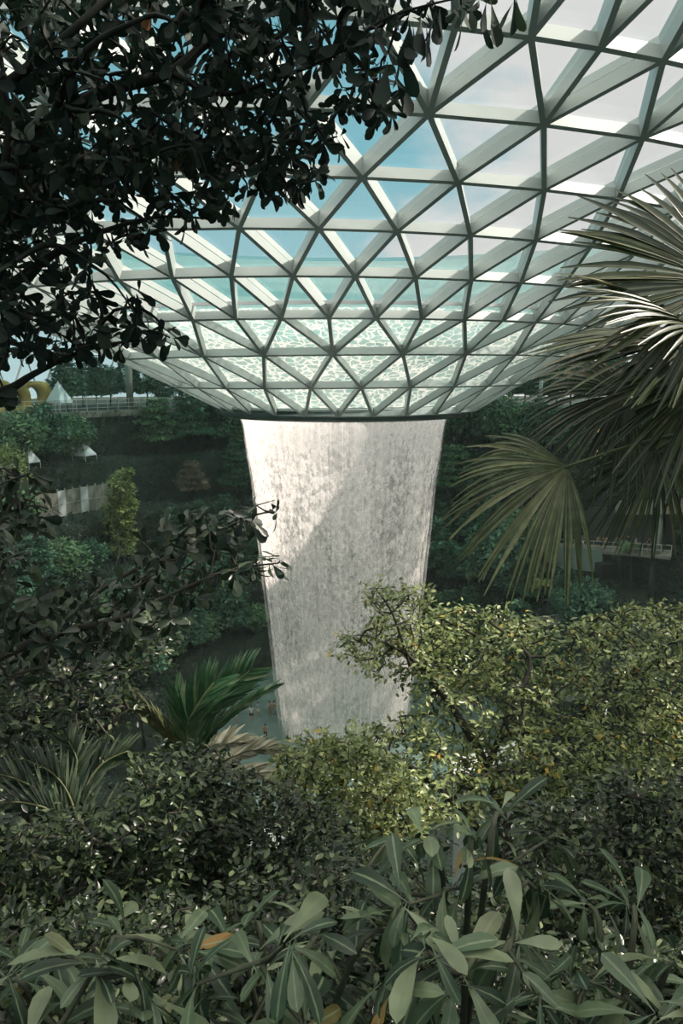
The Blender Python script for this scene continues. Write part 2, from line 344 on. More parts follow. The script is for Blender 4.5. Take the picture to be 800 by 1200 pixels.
def limb(pts, rad, n=8):
    """smooth a limb given as control points"""
    pts = [np.array(p, float) for p in pts]; out = []; rr = []
    for i in range(len(pts)-1):
        p0 = pts[max(i-1, 0)]; p1 = pts[i]; p2 = pts[i+1]; p3 = pts[min(i+2, len(pts)-1)]
        for s in np.linspace(0, 1, 5)[:-1]:
            out.append(.5*((2*p1)+(-p0+p2)*s+(2*p0-5*p1+4*p2-p3)*s*s+(-p0+3*p1-3*p2+p3)*s**3)); rr.append(rad[i]*(1-s)+rad[i+1]*s)
    out.append(pts[-1]); rr.append(rad[-1]); return out, rr
def plant(name, label, cat, base, limbs, tips, leafargs, leafmat, barkmat, rng, kind='whorl', templ='obovate', fold=.25, group=None, sag=.08, dirs_bias=None, rt=.004, rg=.0016, maxr=.03, rnd=None, trunkname='trunk', extra=None):
    root = empty(name, tuple(base)); tag(root, label, cat, group)
    tips = np.array(tips); polys, dirs = connect(limbs, tips, rng, sag, rt, rg, maxr)
    if dirs_bias is not None: dirs = norm(dirs+np.array(dirs_bias))
    b = MB()
    for p, r_ in limbs: b.tube(p, r_, 8)
    for p, r_ in polys: b.tube(p, r_, 4, cap=False)
    b.build(trunkname, barkmat, root, True)
    a = (whorls if kind == 'whorl' else sprays)(tips, dirs, rng=rng, **leafargs)
    link('leaves', leaf_mesh('leaves', *a, templ=templ, fold=fold, rng=rng, rnd=None if rnd is None else rnd(len(a[0]))), leafmat, root)
    return root

# ------------------------------------------------------------------ glass roof: a diagrid funnel over the valley
EYE = CAM[2]
RR = [11.966, 16.298, 20.919, 25.526, 30.022, 34.273, 38.318, 42.468, 47.147, 53.0, 60.0, 68.0, 76.0, 85.0, 94.5, 102.5, 107.0, 108.5]
RZ = [-3.03, -.623, 1.764, 3.923, 5.925, 7.705, 9.253, 10.764, 12.138, 14.2, 16.9, 19.8, 21.6, 21.8, 19.0, 13.0, 4.0, -5.2]
RE = [.055, .027, -.007, -.037, -.072, -.077, -.064, -.058, -.09, -.08, -.06, -.04, -.02, 0, 0, 0, 0, 0]
ZE = [.081, .128, .14, .002, -.136, -.47, -.603, -.888, -1.569, -1.5, -1.2, -.8, -.4, 0, 0, 0, 0, 0]
CNT = [27, 27, 27, 54, 54, 54, 54, 54] + [108]*10
OFF = [0, 1, 0, 0, .5, 0, .5, 0, 0, .25, 0, .25, 0, .25, 0, .25, 0, .25]     # in units of 2pi/54
DEL = 2*PI/54; A0 = -.036
def node(i, k):
    step = 54/CNT[i]; th = A0+DEL*(OFF[i]+step*k)
    R = RR[i]*(1+RE[i]*math.sin(th)); return np.array([R*math.sin(th), -R*math.cos(th), EYE+RZ[i]+ZE[i]*math.sin(th)])
NR = len(RR)
nodes = [[node(i, k) for k in range(CNT[i])] for i in range(NR)]
def nnorm(i, k):                            # surface normal at a node (pointing to the sky)
    p = nodes[i][k]; th = math.atan2(p[0], -p[1]); i0, i1 = max(i-1, 0), min(i+1, NR-1)
    dr, dz = RR[i1]-RR[i0], RZ[i1]-RZ[i0]; q = np.array([-dz, dr]); q /= np.hypot(*q)
    return np.array([q[0]*math.sin(th), -q[0]*math.cos(th), q[1]])
edges = []; tris = []
for i in range(NR):
    n = CNT[i]
    for k in range(n): edges.append(('ring_beam', (i, k), (i, (k+1) % n)))
    if i+1 < NR:
        n2 = CNT[i+1]
        if n2 == n:
            for k in range(n):
                hi = OFF[i+1] > OFF[i]
                a, b_ = (k, (k-1) % n) if hi else (k, (k+1) % n)       # the two outer neighbours
                edges.append(('diagonal_beam', (i, k), (i+1, a))); edges.append(('diagonal_beam', (i, k), (i+1, b_)))
                tris.append(((i, k), (i+1, a), (i+1, b_)))
                tris.append(((i, k), (i, (k+1) % n), (i+1, k if hi else (k+1) % n)))
        else:
            for k in range(n):
                for s in (-1, 0, 1): edges.append(('diagonal_beam', (i, k), (i+1, (2*k+s) % n2)))
                tris.append(((i, k), (i+1, (2*k-1) % n2), (i+1, 2*k))); tris.append(((i, k), (i+1, 2*k), (i+1, (2*k+1) % n2)))
                tris.append(((i, k), (i, (k+1) % n), (i+1, (2*k+1) % n2)))
roof = empty('ceiling', (0, 0, 0)); tag(roof, 'glass and steel funnel shaped roof of triangles above the waterfall', 'roof', kind='structure')
def inview(ps, mg=30):
    x, y, z = zip(*[PX(p) for p in ps])
    return min(z) > 1 and max(x) > -mg and min(x) < 800+mg and max(y) > -mg and min(y) < 520
def beam_shape(mb, e, w=.24, h=.56):
    _, a, b_ = e; p, q = nodes[a[0]][a[1]], nodes[b_[0]][b_[1]]; up = nnorm(*a)+nnorm(*b_); far = a[0] > 9
    mb.bar(p, q, w, h, up, h/2+.03)
    if e[0] == 'diagonal_beam' and a[0] >= 3 and min(p[1], q[1]) < 0: mb.bar(p, q, .09, .36, up, -.26)      # thin bar above the panes, draws the second pale band along diagonals
for kind in ('ring_beam', 'diagonal_beam'):
    es = [e for e in edges if e[0] == kind]; vis = []
    for e in es:
        p, q = nodes[e[1][0]][e[1][1]], nodes[e[2][0]][e[2][1]]
        if inview([p, q]) and (p[1] < 5 and q[1] < 5):
            a, b_ = PX(p), PX(q); vis.append((math.hypot(a[0]-b_[0], a[1]-b_[1])/a[2], e))
    vis.sort(key=lambda v: -v[0]); top = [v[1] for v in vis[:100]]; ids = {id(e) for e in top}
    for e in top:
        mb = MB(); beam_shape(mb, e); mb.build(kind, M['steel'], roof)
    mb = MB()
    for e in es:
        if id(e) not in ids:
            beam_shape(mb, e)
    tag(mb.build(kind, M['steel'], roof), kind='stuff')
vis = []
for t in tris:
    ps = [nodes[a][b_] for a, b_ in t]
    if inview(ps) and max(p[1] for p in ps) < 0:
        q = [PX(p) for p in ps]; ar = abs((q[1][0]-q[0][0])*(q[2][1]-q[0][1])-(q[2][0]-q[0][0])*(q[1][1]-q[0][1])); vis.append((ar, t))
vis.sort(key=lambda v: -v[0]); top = [v[1] for v in vis[:100]]; ids = {id(t) for t in top}
def pane(mb, t, lift=.05):
    ps = [nodes[a][b_]+nnorm(a, b_)*lift for a, b_ in t]; mb.add(ps, [(0, 1, 2)])
for t in top:
    mb = MB(); pane(mb, t); mb.build('glass_pane', M['glass'], roof)
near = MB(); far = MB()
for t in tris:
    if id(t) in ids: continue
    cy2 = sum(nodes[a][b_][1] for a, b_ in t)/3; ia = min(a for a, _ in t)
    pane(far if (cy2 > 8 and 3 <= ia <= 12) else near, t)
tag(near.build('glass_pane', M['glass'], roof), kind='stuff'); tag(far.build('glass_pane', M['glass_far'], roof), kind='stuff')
# revolved profile helper
def revolve(profile, seg=128, a0=0, a1=2*PI, closed=None):
    closed = abs(a1-a0-2*PI) < 1e-6 if closed is None else closed
    n = seg if closed else seg+1; V = []; F = []; m_ = len(profile)
    for k in range(n):
        th = a0+(a1-a0)*k/seg
        for r_, z in profile: V.append((r_*math.sin(th), -r_*math.cos(th), z))
    for k in range(seg):
        k2 = (k+1) % n
        for j in range(m_-1): F.append((k*m_+j, k*m_+j+1, k2*m_+j+1, k2*m_+j))
    return V, F
z0 = EYE+RZ[0]
E0 = 1+0
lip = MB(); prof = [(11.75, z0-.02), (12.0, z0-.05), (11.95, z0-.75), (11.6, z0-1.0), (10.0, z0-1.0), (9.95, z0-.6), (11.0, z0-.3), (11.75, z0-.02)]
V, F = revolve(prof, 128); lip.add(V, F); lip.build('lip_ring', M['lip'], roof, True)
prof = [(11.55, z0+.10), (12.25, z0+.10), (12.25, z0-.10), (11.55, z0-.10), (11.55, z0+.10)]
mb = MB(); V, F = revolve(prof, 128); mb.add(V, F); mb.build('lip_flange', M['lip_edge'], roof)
# gutter kerb outside the water film
def ring_at(i, dr, dz): 
    out = []
    for k in range(108):
        th = 2*PI*k/108; R = RR[i]*(1+RE[i]*math.sin(th))+dr; out.append(np.array([R*math.sin(th), -R*math.cos(th), EYE+RZ[i]+ZE[i]*math.sin(th)+dz]))
    return out
mb = MB(); g = ring_at(3, .75, .42)
for k in range(108): mb.bar(g[k], g[(k+1) % 108], .22, .22)
mb.build('gutter_kerb', M['white'], roof)
# running water film
mb = MB()
for i in range(0, 3):
    for t in tris:
        if min(a for a, _ in t) == i and max(a for a, _ in t) == i+1: pane(mb, t, .22)
tag(mb.build('water', M['foam']), 'foaming water running over the glass funnel towards the opening', 'water', kind='stuff')

# ------------------------------------------------------------------ waterfall
def fall_shell(name, prof, mat, seg=220, wob=.0, parent=None, seed=0):
    zs = np.linspace(prof[0][1], prof[-1][1], 60); pz = np.array([p[1] for p in prof])[::-1]; pr = np.array([p[0] for p in prof])[::-1]
    rs = np.interp(zs, pz, pr); th = np.linspace(0, 2*PI, seg, endpoint=False)
    TH, ZZ = np.meshgrid(th, zs, indexing='ij'); R = np.broadcast_to(rs, TH.shape)+wob*(np.sin(TH*37+seed)*.5+np.sin(TH*61+ZZ*.2)*.3)
    V = np.stack([R*np.sin(TH), -R*np.cos(TH), ZZ], -1).reshape(-1, 3); m_ = len(zs)
    k = np.arange(seg)[:, None]; j = np.arange(m_-1)[None]; k2 = (k+1) % seg
    F = np.stack([k*m_+j, k*m_+j+1, k2*m_+j+1, k2*m_+j], -1).reshape(-1, 4)
    arc = ((TH+PI) % (2*PI))*9+seed
    o_ = link(name, mesh_np(name, V, F, True, {'arc': arc.ravel(), 'height': ZZ.ravel()}), mat, parent); return o_
fl = empty('waterfall', (0, 0, 0)); tag(fl, 'white ring shaped waterfall dropping from the roof opening into the pool', 'waterfall')
PROF = [(10.05, z0-.9), (9.75, z0-2.0), (9.35, z0-5), (8.95, 26.3), (8.6, 22.7), (7.85, 14.7), (7.2, 8), (6.9, 4.3), (6.5, .05)]
fall_shell('water_curtain', PROF, M['fall'], wob=.05, parent=fl)
fall_shell('inner_curtain', [(a-.45, b_) for a, b_ in PROF], M['fall_in'], wob=.12, parent=fl, seed=3)
fall_shell('outer_spray', [(a+.05+.25*min(1, (PROF[0][1]-b_)/9), b_) for a, b_ in PROF], M['spray'], wob=.10, parent=fl, seed=11)

# ------------------------------------------------------------------ ground
TIER = [(17.5, 0), (18.2, 4.2), (22, 4.4), (22.6, 9.3), (27, 9.5), (27.6, 13.3), (33, 13.5), (33.4, 18.8), (39, 19.0), (39.6, 25.0), (44.6, 25.2), (45.2, 31.2), (109.5, 31.3)]
mb = MB(); V, F = revolve([(0, 0), (6, 0), (12, 0), (18, 0), (24, 0)], 96); mb.add(V, F); tag(mb.build('floor', M['floor']), 'wet grey green stone floor around the pool', 'floor', kind='structure')
far0, far1 = PI-2.25, PI+2.25
names = ['bank', 'bank', 'bank', 'bank', 'bank', 'bank']
for i in range(0, len(TIER)-2, 2):
    a_, b_ = TIER[i], TIER[i+1]; c_ = (TIER[i+2][0]+.3, TIER[i+2][1]) if i+2 < len(TIER) else TIER[i+1]
    pr = [(a_[0], a_[1]-.4), b_, c_]
    mb = MB(); V, F = revolve(pr, 150, far0, far1); mb.add(V, F)
    for th in (far0, far1):                 # the bank ends in a retaining wall
        q = [(r_*math.sin(th), -r_*math.cos(th), z) for r_, z in ((a_[0], -1), b_, c_, (c_[0], -1))]; mb.add(q, [(0, 1, 2, 3)])
    tag(mb.build('terrain', M['soil']), ['lowest planted bank right behind the pool', 'second planted bank up from the pool', 'third planted bank up from the pool', 'fourth planted bank with the panelled wall', 'fifth planted bank below the railing', 'top deck of the valley carrying the skyline trees'][i//2], 'terrace', kind='structure')
HILL = [(17.5, -.3), (20, .6), (30, 5.5), (46, 15.5), (58, 23), (63, 26.3), (67, 28.3), (70, 30.6), (72, 32.4), (73.2, 33.9), (74, 34.75), (75, 34.85), (84, 34.9), (109, 34.9)]
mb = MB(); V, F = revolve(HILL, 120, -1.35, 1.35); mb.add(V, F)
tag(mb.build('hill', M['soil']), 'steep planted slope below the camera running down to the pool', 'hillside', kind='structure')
def ground_near(p):
    r_ = math.hypot(p[0], p[1]); return float(np.interp(r_, [h[0] for h in HILL], [h[1] for h in HILL]))
def ground_far(r_): return float(np.interp(r_, [h[0] for h in TIER], [h[1] for h in TIER]))
#@@PART2
# ------------------------------------------------------------------ background trees (a few kinds, copied tree by tree)
def cloud(n, c, rad, rng, shell=.55):
    d = rand_dir(n, rng); r_ = rng.uniform(shell, 1, n)[:, None]**.7; return np.array(c)+d*r_*np.array(rad), d
def bg_leaves(pos, outw, size, rng, flat=.35):
    size = size*1.35
    n = len(pos); d = norm(outw*[1, 1, .35]+rand_dir(n, rng)*.7); nr = norm(np.array([0, 0, 1.])+rand_dir(n, rng)*flat+outw*.3)
    s = rng.uniform(.6, 1.3, n)*size; return leaf_mesh('leaves', pos, d, nr, s, s*.55, .15, 'quad', .15, rng=rng)
def tiered_tree(h, wd, tiers, mat, rng, size=.30, stake=False):
    root = empty('tree'); b = MB(); lean = rng.normal(size=2)*.03*h
    tp = [(0, 0, -.3), (lean[0]*.3, lean[1]*.3, h*.4), (lean[0], lean[1], h*.97)]; b.tube(tp, [.10, .075, .03], 6); pos = []; out = []
    for i in range(tiers):
        f = (i+.5)/tiers; z = h*(.24+.74*f); R = wd*.5*(1-.75*f**1.3)*rng.uniform(.85, 1.15); k = int(5+R*2)
        for j in range(k):
            a = 2*PI*(j+rng.random()*.8)/k; rr = R*rng.uniform(.55, 1); e_ = np.array([rr*math.cos(a)+lean[0]*f, rr*math.sin(a)+lean[1]*f, z+.05*rr])
            b.tube([(lean[0]*f, lean[1]*f, z-.15*rr), e_*[.5, .5, 1]+[0, 0, -.05], e_], [.035, .025, .01], 4, False)
            n = int(70*R/1.6)+18; q, dd = cloud(n, e_*[.75, .75, 1]+[0, 0, .08], (R*.40, R*.40, .16+.05*R), rng, .2); pos.append(q); out.append(norm(q-[0, 0, z]))
    b.build('trunk', M['bark'], root, True); link('leaves', bg_leaves(np.vstack(pos), np.vstack(out), size, rng, .25), mat, root)
    return root
def round_tree(h, wd, mat, rng, size=.34, clumps=26, low=.3, column=False):
    root = empty('tree'); b = MB(); b.tube([(0, 0, -.3), (.05*h*rng.normal(), 0, h*.45), (0, 0, h*.85)], [.13, .09, .03], 6); pos = []; out = []
    for j in range(clumps):
        f = rng.random(); z = h*(low+(.97-low)*f); prof = (math.sin(PI*min(1, .12+.88*f))**.6) if not column else (.55+.45*math.sin(PI*(.1+.85*f)))
        R = wd*.5*prof; a = rng.random()*2*PI; rr = R*rng.uniform(.45, .85); c = (rr*math.cos(a), rr*math.sin(a), z)
        b.tube([(0, 0, z-.25*rr-.2), c], [.03, .012], 4, False); s_ = wd*rng.uniform(.14, .24)
        q, dd = cloud(110, c, (s_, s_, s_*.62), rng); pos.append(q); out.append(dd)
    b.build('trunk', M['bark'], root, True); link('leaves', bg_leaves(np.vstack(pos), np.vstack(out), size, rng, .5), mat, root)
    return root
def small_palm(h, mat, rng, n=15, L_=1.9):
    root = empty('palm'); b = MB(); b.tube([(0, 0, -.3), (.1, 0, h*.5), (.12, .05, h)], [.11, .08, .07], 7); b.build('trunk', M['bark_pale'], root, True)
    B = []; D = []; Nn = []; Ls = []
    for j in range(n):
        a = 2*PI*j/n+rng.normal()*.2; el = rng.uniform(.1, 1.1); out_ = np.array([math.cos(a), math.sin(a), 0])
        for s in np.linspace(.15, 1, 16):
            p = np.array([.12, .05, h])+out_*L_*s*math.cos(el*.8)+np.array([0, 0, 1])*(L_*s*math.sin(el)-L_*.75*s*s)
            sd = np.cross(out_, [0, 0, 1.])
            for sg in (-1, 1): B.append(p); D.append(sd*sg+out_*.6-np.array([0, 0, .3])); Nn.append(np.array([0, 0, 1.])+out_*.2); Ls.append(L_*.34*math.sin(PI*(.12+.8*s)))
    link('fronds', leaf_mesh('fronds', np.array(B), np.array(D), np.array(Nn), np.array(Ls), np.array(Ls)*.16, .3, 'lance', rng=rng), mat, root)
    return root
def copy_tree(o_):
    c = o_.copy(); COL.objects.link(c)
    for ch in list(o_.children):
        d = ch.copy(); COL.objects.link(d); d.parent = c
    return c
bgr = np.random.default_rng(21)
PROTO = {
 'tiered': [tiered_tree(6.4, 4.6, 7, M['bg1'], bgr), tiered_tree(6.0, 5.4, 6, M['bg2'], bgr), tiered_tree(7.0, 4.2, 9, M['bg1'], bgr)],
 'round':  [round_tree(5.8, 5.0, M['bg1'], bgr), round_tree(5.2, 5.6, M['bg2'], bgr), round_tree(6.6, 4.6, M['bg1'], bgr)],
 'skyline': [tiered_tree(7.2, 4.8, 8, M['bg1'], bgr, .34), round_tree(6.2, 5.2, M['bg1'], bgr, low=.38)],
 'column': [round_tree(13.0, 3.9, M['bg3'], bgr, size=.42, clumps=60, low=.12, column=True)],
 'bright': [round_tree(6.2, 6.0, M['bg3'], bgr, clumps=34)],
 'brown':  [tiered_tree(6.0, 6.2, 5, M['bg4'], bgr, .34)],
 'spread': [tiered_tree(4.2, 8.4, 3, M['bg2'], bgr, .46)],
 'palm':   [small_palm(4.2, M['bg2'], bgr), small_palm(3.6, M['bg3'], bgr)],
}
used = set(); placed = []
def place(kind, var, az, r_, s=1.0, z=None, rot=None):
    if kind in ('skyline', 'round', 'tiered') and any(math.hypot(q[0].location[0]-r_*math.sin(az), q[0].location[1]+r_*math.cos(az)) < 1.9 for q in placed): return None
    p0 = PROTO[kind][var % len(PROTO[kind])]
    o_ = p0 if id(p0) not in used else copy_tree(p0); used.add(id(p0))
    o_.location = (r_*math.sin(az), -r_*math.cos(az), ground_far(r_) if z is None else z); o_.scale = (s, s, s*bgr.uniform(.92, 1.1)); o_.rotation_euler[2] = bgr.random()*6.28 if rot is None else rot
    placed.append((o_, kind, var, r_)); return o_
def az_for(px, r_, far=True):              # azimuth on the circle r_ seen at column px
    d = P(px, 600, 1.0)-CAM; t = d[0]/d[1]; A = 1+t*t; B = -2*75*1.0; # x = t*(y+75); x^2+y^2=r^2
    a_, b_, c_ = 1+t*t, 2*t*t*75, t*t*5625-r_*r_; q = b_*b_-4*a_*c_
    if q < 0: return None
    y = (-b_+math.sqrt(q))/(2*a_); x = t*(y+75); return math.atan2(x, -y)
def place_px(kind, var, px, r_, s=1.0, z=None):
    az = az_for(px, r_)
    return None if az is None else place(kind, var, az, r_, s, z)
ROWS = [(20.3, 'first', .95, 36), (24.9, 'second', 1.05, 34), (30.4, 'third', 1.0, 34), (36.3, 'fourth', 1.2, 36), (42.2, 'fifth', 1.25, 34)]
for ri, (r_, nm, s, stp) in enumerate(ROWS):
    px = -20.0+ri*13
    while px < 840:
        if 345 < px < 480 and bgr.random() < .55: px += stp; continue
        if not (ri == 3 and 20 < px < 135) and not (ri == 4 and 118 < px < 165) and not (ri in (2, 3) and 108 < px < 178) and not (ri in (2, 3) and 655 < px < 770) and not (ri == 3 and 195 < px < 260):
            k = 'tiered' if bgr.random() < (.65 if px > 400 else .5) else 'round'
            place_px(k, int(bgr.integers(3)), px+bgr.normal()*5, r_+bgr.normal()*.5, s*bgr.uniform(.7, 1.25))
        px += stp*bgr.uniform(.75, 1.05)
px = -30
while px < 850:
    if not (-10 < px < 70): place_px('skyline', int(bgr.integers(2)), px, 52+bgr.uniform(-3, 14), bgr.uniform(.85, 1.3))
    px += 19*bgr.uniform(.8, 1.2)
for px_ in (196, 222, 250, 281, 306, 505, 530): place_px('tiered', int(bgr.integers(3)), px_, 19.3+bgr.random(), bgr.uniform(.8, 1.0))
place_px('column', 0, 141, 32.0, .95, z=13.5)
place_px('bright', 0, 12, 40.5, .95, z=21.5)
place_px('brown', 0, 226, 37.0, .9)
place_px('spread', 0, 218, 31.5, .95)
place_px('palm', 0, 552, 22.5, 1.0); place_px('palm', 1, 640, 25.5, .9); place_px('palm', 0, 745, 31.0, 1.15); place_px('palm', 1, 190, 24.8, .9)
place_px('palm', 0, 243, 20.3, .75)
KD = {'tiered': ['dark green tree with layered horizontal branches', 'mid green tree with wide layered branches', 'slender dark tree with many thin tiers'],
      'round': ['dark green round crowned tree', 'mid green bushy tree', 'tall oval dark green tree'], 'skyline': ['thin tiered tree against the bright facade', 'round crowned tree against the bright facade'],
      'column': ['tall narrow light green tree standing alone left of the waterfall'], 'bright': ['bright green bushy tree at the left edge of the picture'], 'brown': ['brownish tiered tree between the narrow light tree and the waterfall'],
      'spread': ['low wide spreading green tree below the brownish tree'], 'palm': ['small palm with drooping fronds', 'pale small palm with arching fronds']}
ORD = ['nearest', 'second', 'third', 'fourth', 'fifth', 'sixth', 'seventh', 'eighth', 'ninth', 'tenth', 'eleventh', 'twelfth', 'thirteenth', 'fourteenth', 'fifteenth', 'sixteenth', 'seventeenth', 'eighteenth', 'nineteenth', 'twentieth']
def bankname(r_): return 'top deck' if r_ > 46 else ['lowest bank', 'second bank', 'third bank', 'fourth bank', 'fifth bank'][min(4, sum(r_ > q for q in (22.6, 27.6, 33.4, 39.6)))]
bins = {}
for o_, kind, var, r_ in placed:
    x = PX(o_.location)[0]; side = 'behind' if 318 < x < 500 else ('left' if x < 405 else 'right')
    bins.setdefault((bankname(r_), side), []).append((abs(x-405) if side != 'behind' else x, o_, kind, var))
for (bk, side), L_ in bins.items():
    L_.sort(key=lambda q: q[0])
    for i, (_, o_, kind, var) in enumerate(L_):
        base = KD[kind][var % len(KD[kind])]
        if kind in ('column', 'bright', 'brown', 'spread'): lab = base
        elif side == 'behind': lab = f'{base}, seen through the waterfall, {ORD[i] if i else "first"} from left, {bk}'
        else: lab = f'{base}, {bk} {side} side, {ORD[min(i, 19)]} to waterfall' if i == 0 else f'{base}, {bk} {side} side, {ORD[min(i, 19)]} from waterfall'
        tag(o_, lab, 'palm tree' if kind == 'palm' else 'tree', {'top deck': 'skyline trees on the top deck'}.get(bk, 'trees on the planted banks'))

# low planting on the banks: nobody could count it
pos = []; out = []
for i in range(2, len(TIER)-2, 2):
    ra, rb, z = TIER[i-1][0], TIER[i][0], TIER[i-1][1]
    n = int(8000*(ra/25)); th = bgr.uniform(far0+.15, far1-.15, n); r_ = bgr.uniform(ra, rb, n); hgt = np.abs(bgr.normal(size=n))*.45*(.6+.5*np.sin(th*37+i)+.3*np.sin(th*91))
    pos.append(np.stack([r_*np.sin(th), -r_*np.cos(th), z+np.clip(hgt, .02, 1.6)], 1))
    n = int(6500*(rb/25)); th = bgr.uniform(far0+.15, far1-.15, n); f = bgr.random(n)**.8; pos.append(np.stack([(rb-.05)*np.sin(th), -(rb-.05)*np.cos(th), z+f*(TIER[i+1][1]-z+.3)], 1))
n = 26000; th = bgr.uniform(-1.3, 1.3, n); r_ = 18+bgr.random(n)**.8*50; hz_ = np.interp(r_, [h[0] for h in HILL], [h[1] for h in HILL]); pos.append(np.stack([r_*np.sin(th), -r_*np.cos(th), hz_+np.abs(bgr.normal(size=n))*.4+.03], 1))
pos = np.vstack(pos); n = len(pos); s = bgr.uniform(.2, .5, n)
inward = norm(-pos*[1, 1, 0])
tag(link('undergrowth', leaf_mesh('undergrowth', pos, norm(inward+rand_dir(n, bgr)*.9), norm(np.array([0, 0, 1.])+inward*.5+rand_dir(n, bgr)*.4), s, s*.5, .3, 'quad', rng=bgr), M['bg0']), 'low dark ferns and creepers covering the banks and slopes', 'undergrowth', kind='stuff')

# ------------------------------------------------------------------ walks, walls and shelters on the far side
def ringpt(px, r_, z):
    az = az_for(px, r_)
    if az is None: az = math.copysign(math.acos(r_/75), px-400)
    return np.array([r_*math.sin(az), -r_*math.cos(az), z])
# panelled wall on the fourth bank, left
pw = empty('panel_wall', tuple(ringpt(85, 38.6, 19.0))); tag(pw, 'long pale panelled wall of the walkway left of the narrow tree', 'wall')
xs = np.linspace(42, 140, 12)
for i in range(11):
    a = ringpt(xs[i], 38.6, 0); b_ = ringpt(xs[i+1], 38.6, 0); zc = 20.75; mb = MB(); g_ = (b_-a)*.02
    mb.bar(a+g_+[0, 0, zc], b_-g_+[0, 0, zc], .12, 3.2); mb.build('panel', M['white_and_sunpatch'] if i in (3, 6) else M['panel'], pw)  # two lighter panels stand in for sunlight patches on the wall
    mb = MB(); mb.box(a+[0, 0, zc], .14, .14, 3.7); mb.build('post', M['rail'], pw)
for z in (20.7,): mb = MB(); mb.tube([ringpt(x, 38.5, z) for x in xs], .05, 5); mb.build('crossbar', M['rail'], pw)
# railing on the deck rim
def railing(name, label, pxs, r_, z, h=1.15, group=None, bars=3):
    rt = empty(name, tuple(ringpt(pxs[0], r_, z))); tag(rt, label, 'railing', group)
    pts = [ringpt(x, r_, z) for x in pxs]
    for k in range(bars):
        mb = MB(); mb.tube([p+np.array([0, 0, h*(k+1)/bars]) for p in pts], .035, 5); mb.build('rail', M['rail'], rt)
    for p in pts: mb = MB(); mb.box(p+[0, 0, h/2], .07, .07, h); mb.build('post', M['rail'], rt)
    return rt
railing('railing', 'thin pale metal railing along the top deck rim, left of the funnel', list(np.linspace(-10, 205, 19)), 45.4, 31.3, 1.7)
railing('railing', 'thin metal railing along the top deck rim, right of the funnel', list(np.linspace(590, 800, 16)), 45.4, 31.3, 1.4)
mb = MB(); pr = [(44.7, 30.6), (44.7, 31.45), (45.6, 31.45)]; V, F = revolve(pr, 90, far0, far1); mb.add(V, F); tag(mb.build('trim_1', M['panel']), 'pale concrete edge along the rim of the top deck', 'edge', kind='structure')
# leaning and upright columns by the deck edge
mb = MB(); mb.tube([P(146, 433, 124), P(154, 459, 122)], .55, 16); tag(mb.build('leaning_column', M['white_and_sunpatch'], smooth=True), 'pale round leaning column on the deck just left of the funnel', 'column')
p = ringpt(159, 48, 31.3); mb = MB(); mb.tube([p, p+np.array([0, 0, 7.2])], .5, 16); tag(mb.build('round_column', M['panel'], smooth=True), 'upright grey column beside the leaning column', 'column')
p = ringpt(627, 46.2, 31.3); mb = MB(); mb.tube([p, p+np.array([0, 0, 4.2])], .28, 12); tag(mb.build('lamp_post', M['rail'], smooth=True), 'short pale post on the deck rim right of the funnel', 'post')
# ochre play shelters with round openings
def shelter(px, w_, h_, label, r_=49):
    c = ringpt(px, r_, 31.3); rt = empty('play_shelter', tuple(c)); tag(rt, label, 'shelter', 'ochre shelters on the top deck')
    t = norm(np.cross([0, 0, 1.], c*[1, 1, 0])); nrm_ = norm(c*[1, 1, 0]); mb = MB(); n = 28; A = []
    hole = (.27*w_, .62*h_, .25*w_)
    for sgn in (-.45, .45):
        for k in range(n):
            a = 2*PI*k/n; ca, sa = math.cos(a), math.sin(a)
            A.append(c+t*(w_/2*np.sign(ca)*abs(ca)**.6)+np.array([0, 0, 1])*(h_/2+h_/2*np.sign(sa)*abs(sa)**.7)+nrm_*sgn)
        for k in range(n):
            a = 2*PI*k/n; A.append(c+t*(.12*w_+hole[2]*math.cos(a))+np.array([0, 0, 1])*(h_*.52+h_*.30*math.sin(a))+nrm_*sgn)
    F = []
    for k in range(n):
        k2 = (k+1) % n; F += [(k, k2, n+k2, n+k), (2*n+k2, 2*n+k, 3*n+k, 3*n+k2), (k2, k, 2*n+k, 2*n+k2), (n+k, n+k2, 3*n+k2, 3*n+k)]
    mb.add(A, F); mb.build('shell', M['yellow'], rt, True)
shelter(6, 5.0, 4.4, 'ochre rounded shelter at the left picture edge, on the top deck'); shelter(31, 3.4, 3.6, 'narrow ochre shelter between the two wider ochre shelters'); shelter(51, 4.6, 4.2, 'ochre shelter with a round opening, nearest to the white tent')
def tent(px, r_, z, w_, h_, label):
    c = ringpt(px, r_, z); mb = MB(); n = 4; V = [c+np.array([0, 0, h_])]
    for k in range(n): V.append(c+np.array([math.cos(k*PI/2+.4)*w_/2, math.sin(k*PI/2+.4)*w_/2, h_*.12]))
    for k in range(n): V.append(c+np.array([math.cos(k*PI/2+.4)*w_/2, math.sin(k*PI/2+.4)*w_/2, -.02+h_*.04]))
    F = [(0, 1+k, 1+(k+1) % n) for k in range(n)]+[(1+k, 5+k, 5+(k+1) % n, 1+(k+1) % n) for k in range(n)]+[(5, 8, 7, 6)]
    rt = empty('tent', tuple(c)); tag(rt, label, 'tent'); mb.add(V, F); mb.build('canvas', M['white'], rt)
    for k in range(n): b2 = MB(); q = V[5+k]; b2.tube([np.array([q[0], q[1], z-h_*.35]), q], .05, 5); b2.build('pole', M['rail'], rt)
tent(78, 47, 32.5, 3.4, 3.0, 'white pointed tent on the top deck, right of the ochre shelters')
tent(38, 41.2, 25.9, 2.6, 2.0, 'white pointed tent behind the panelled wall, at its left end')
tent(103, 41.5, 25.9, 3.0, 1.8, 'pale wide tent behind the panelled wall, near the narrow tree')
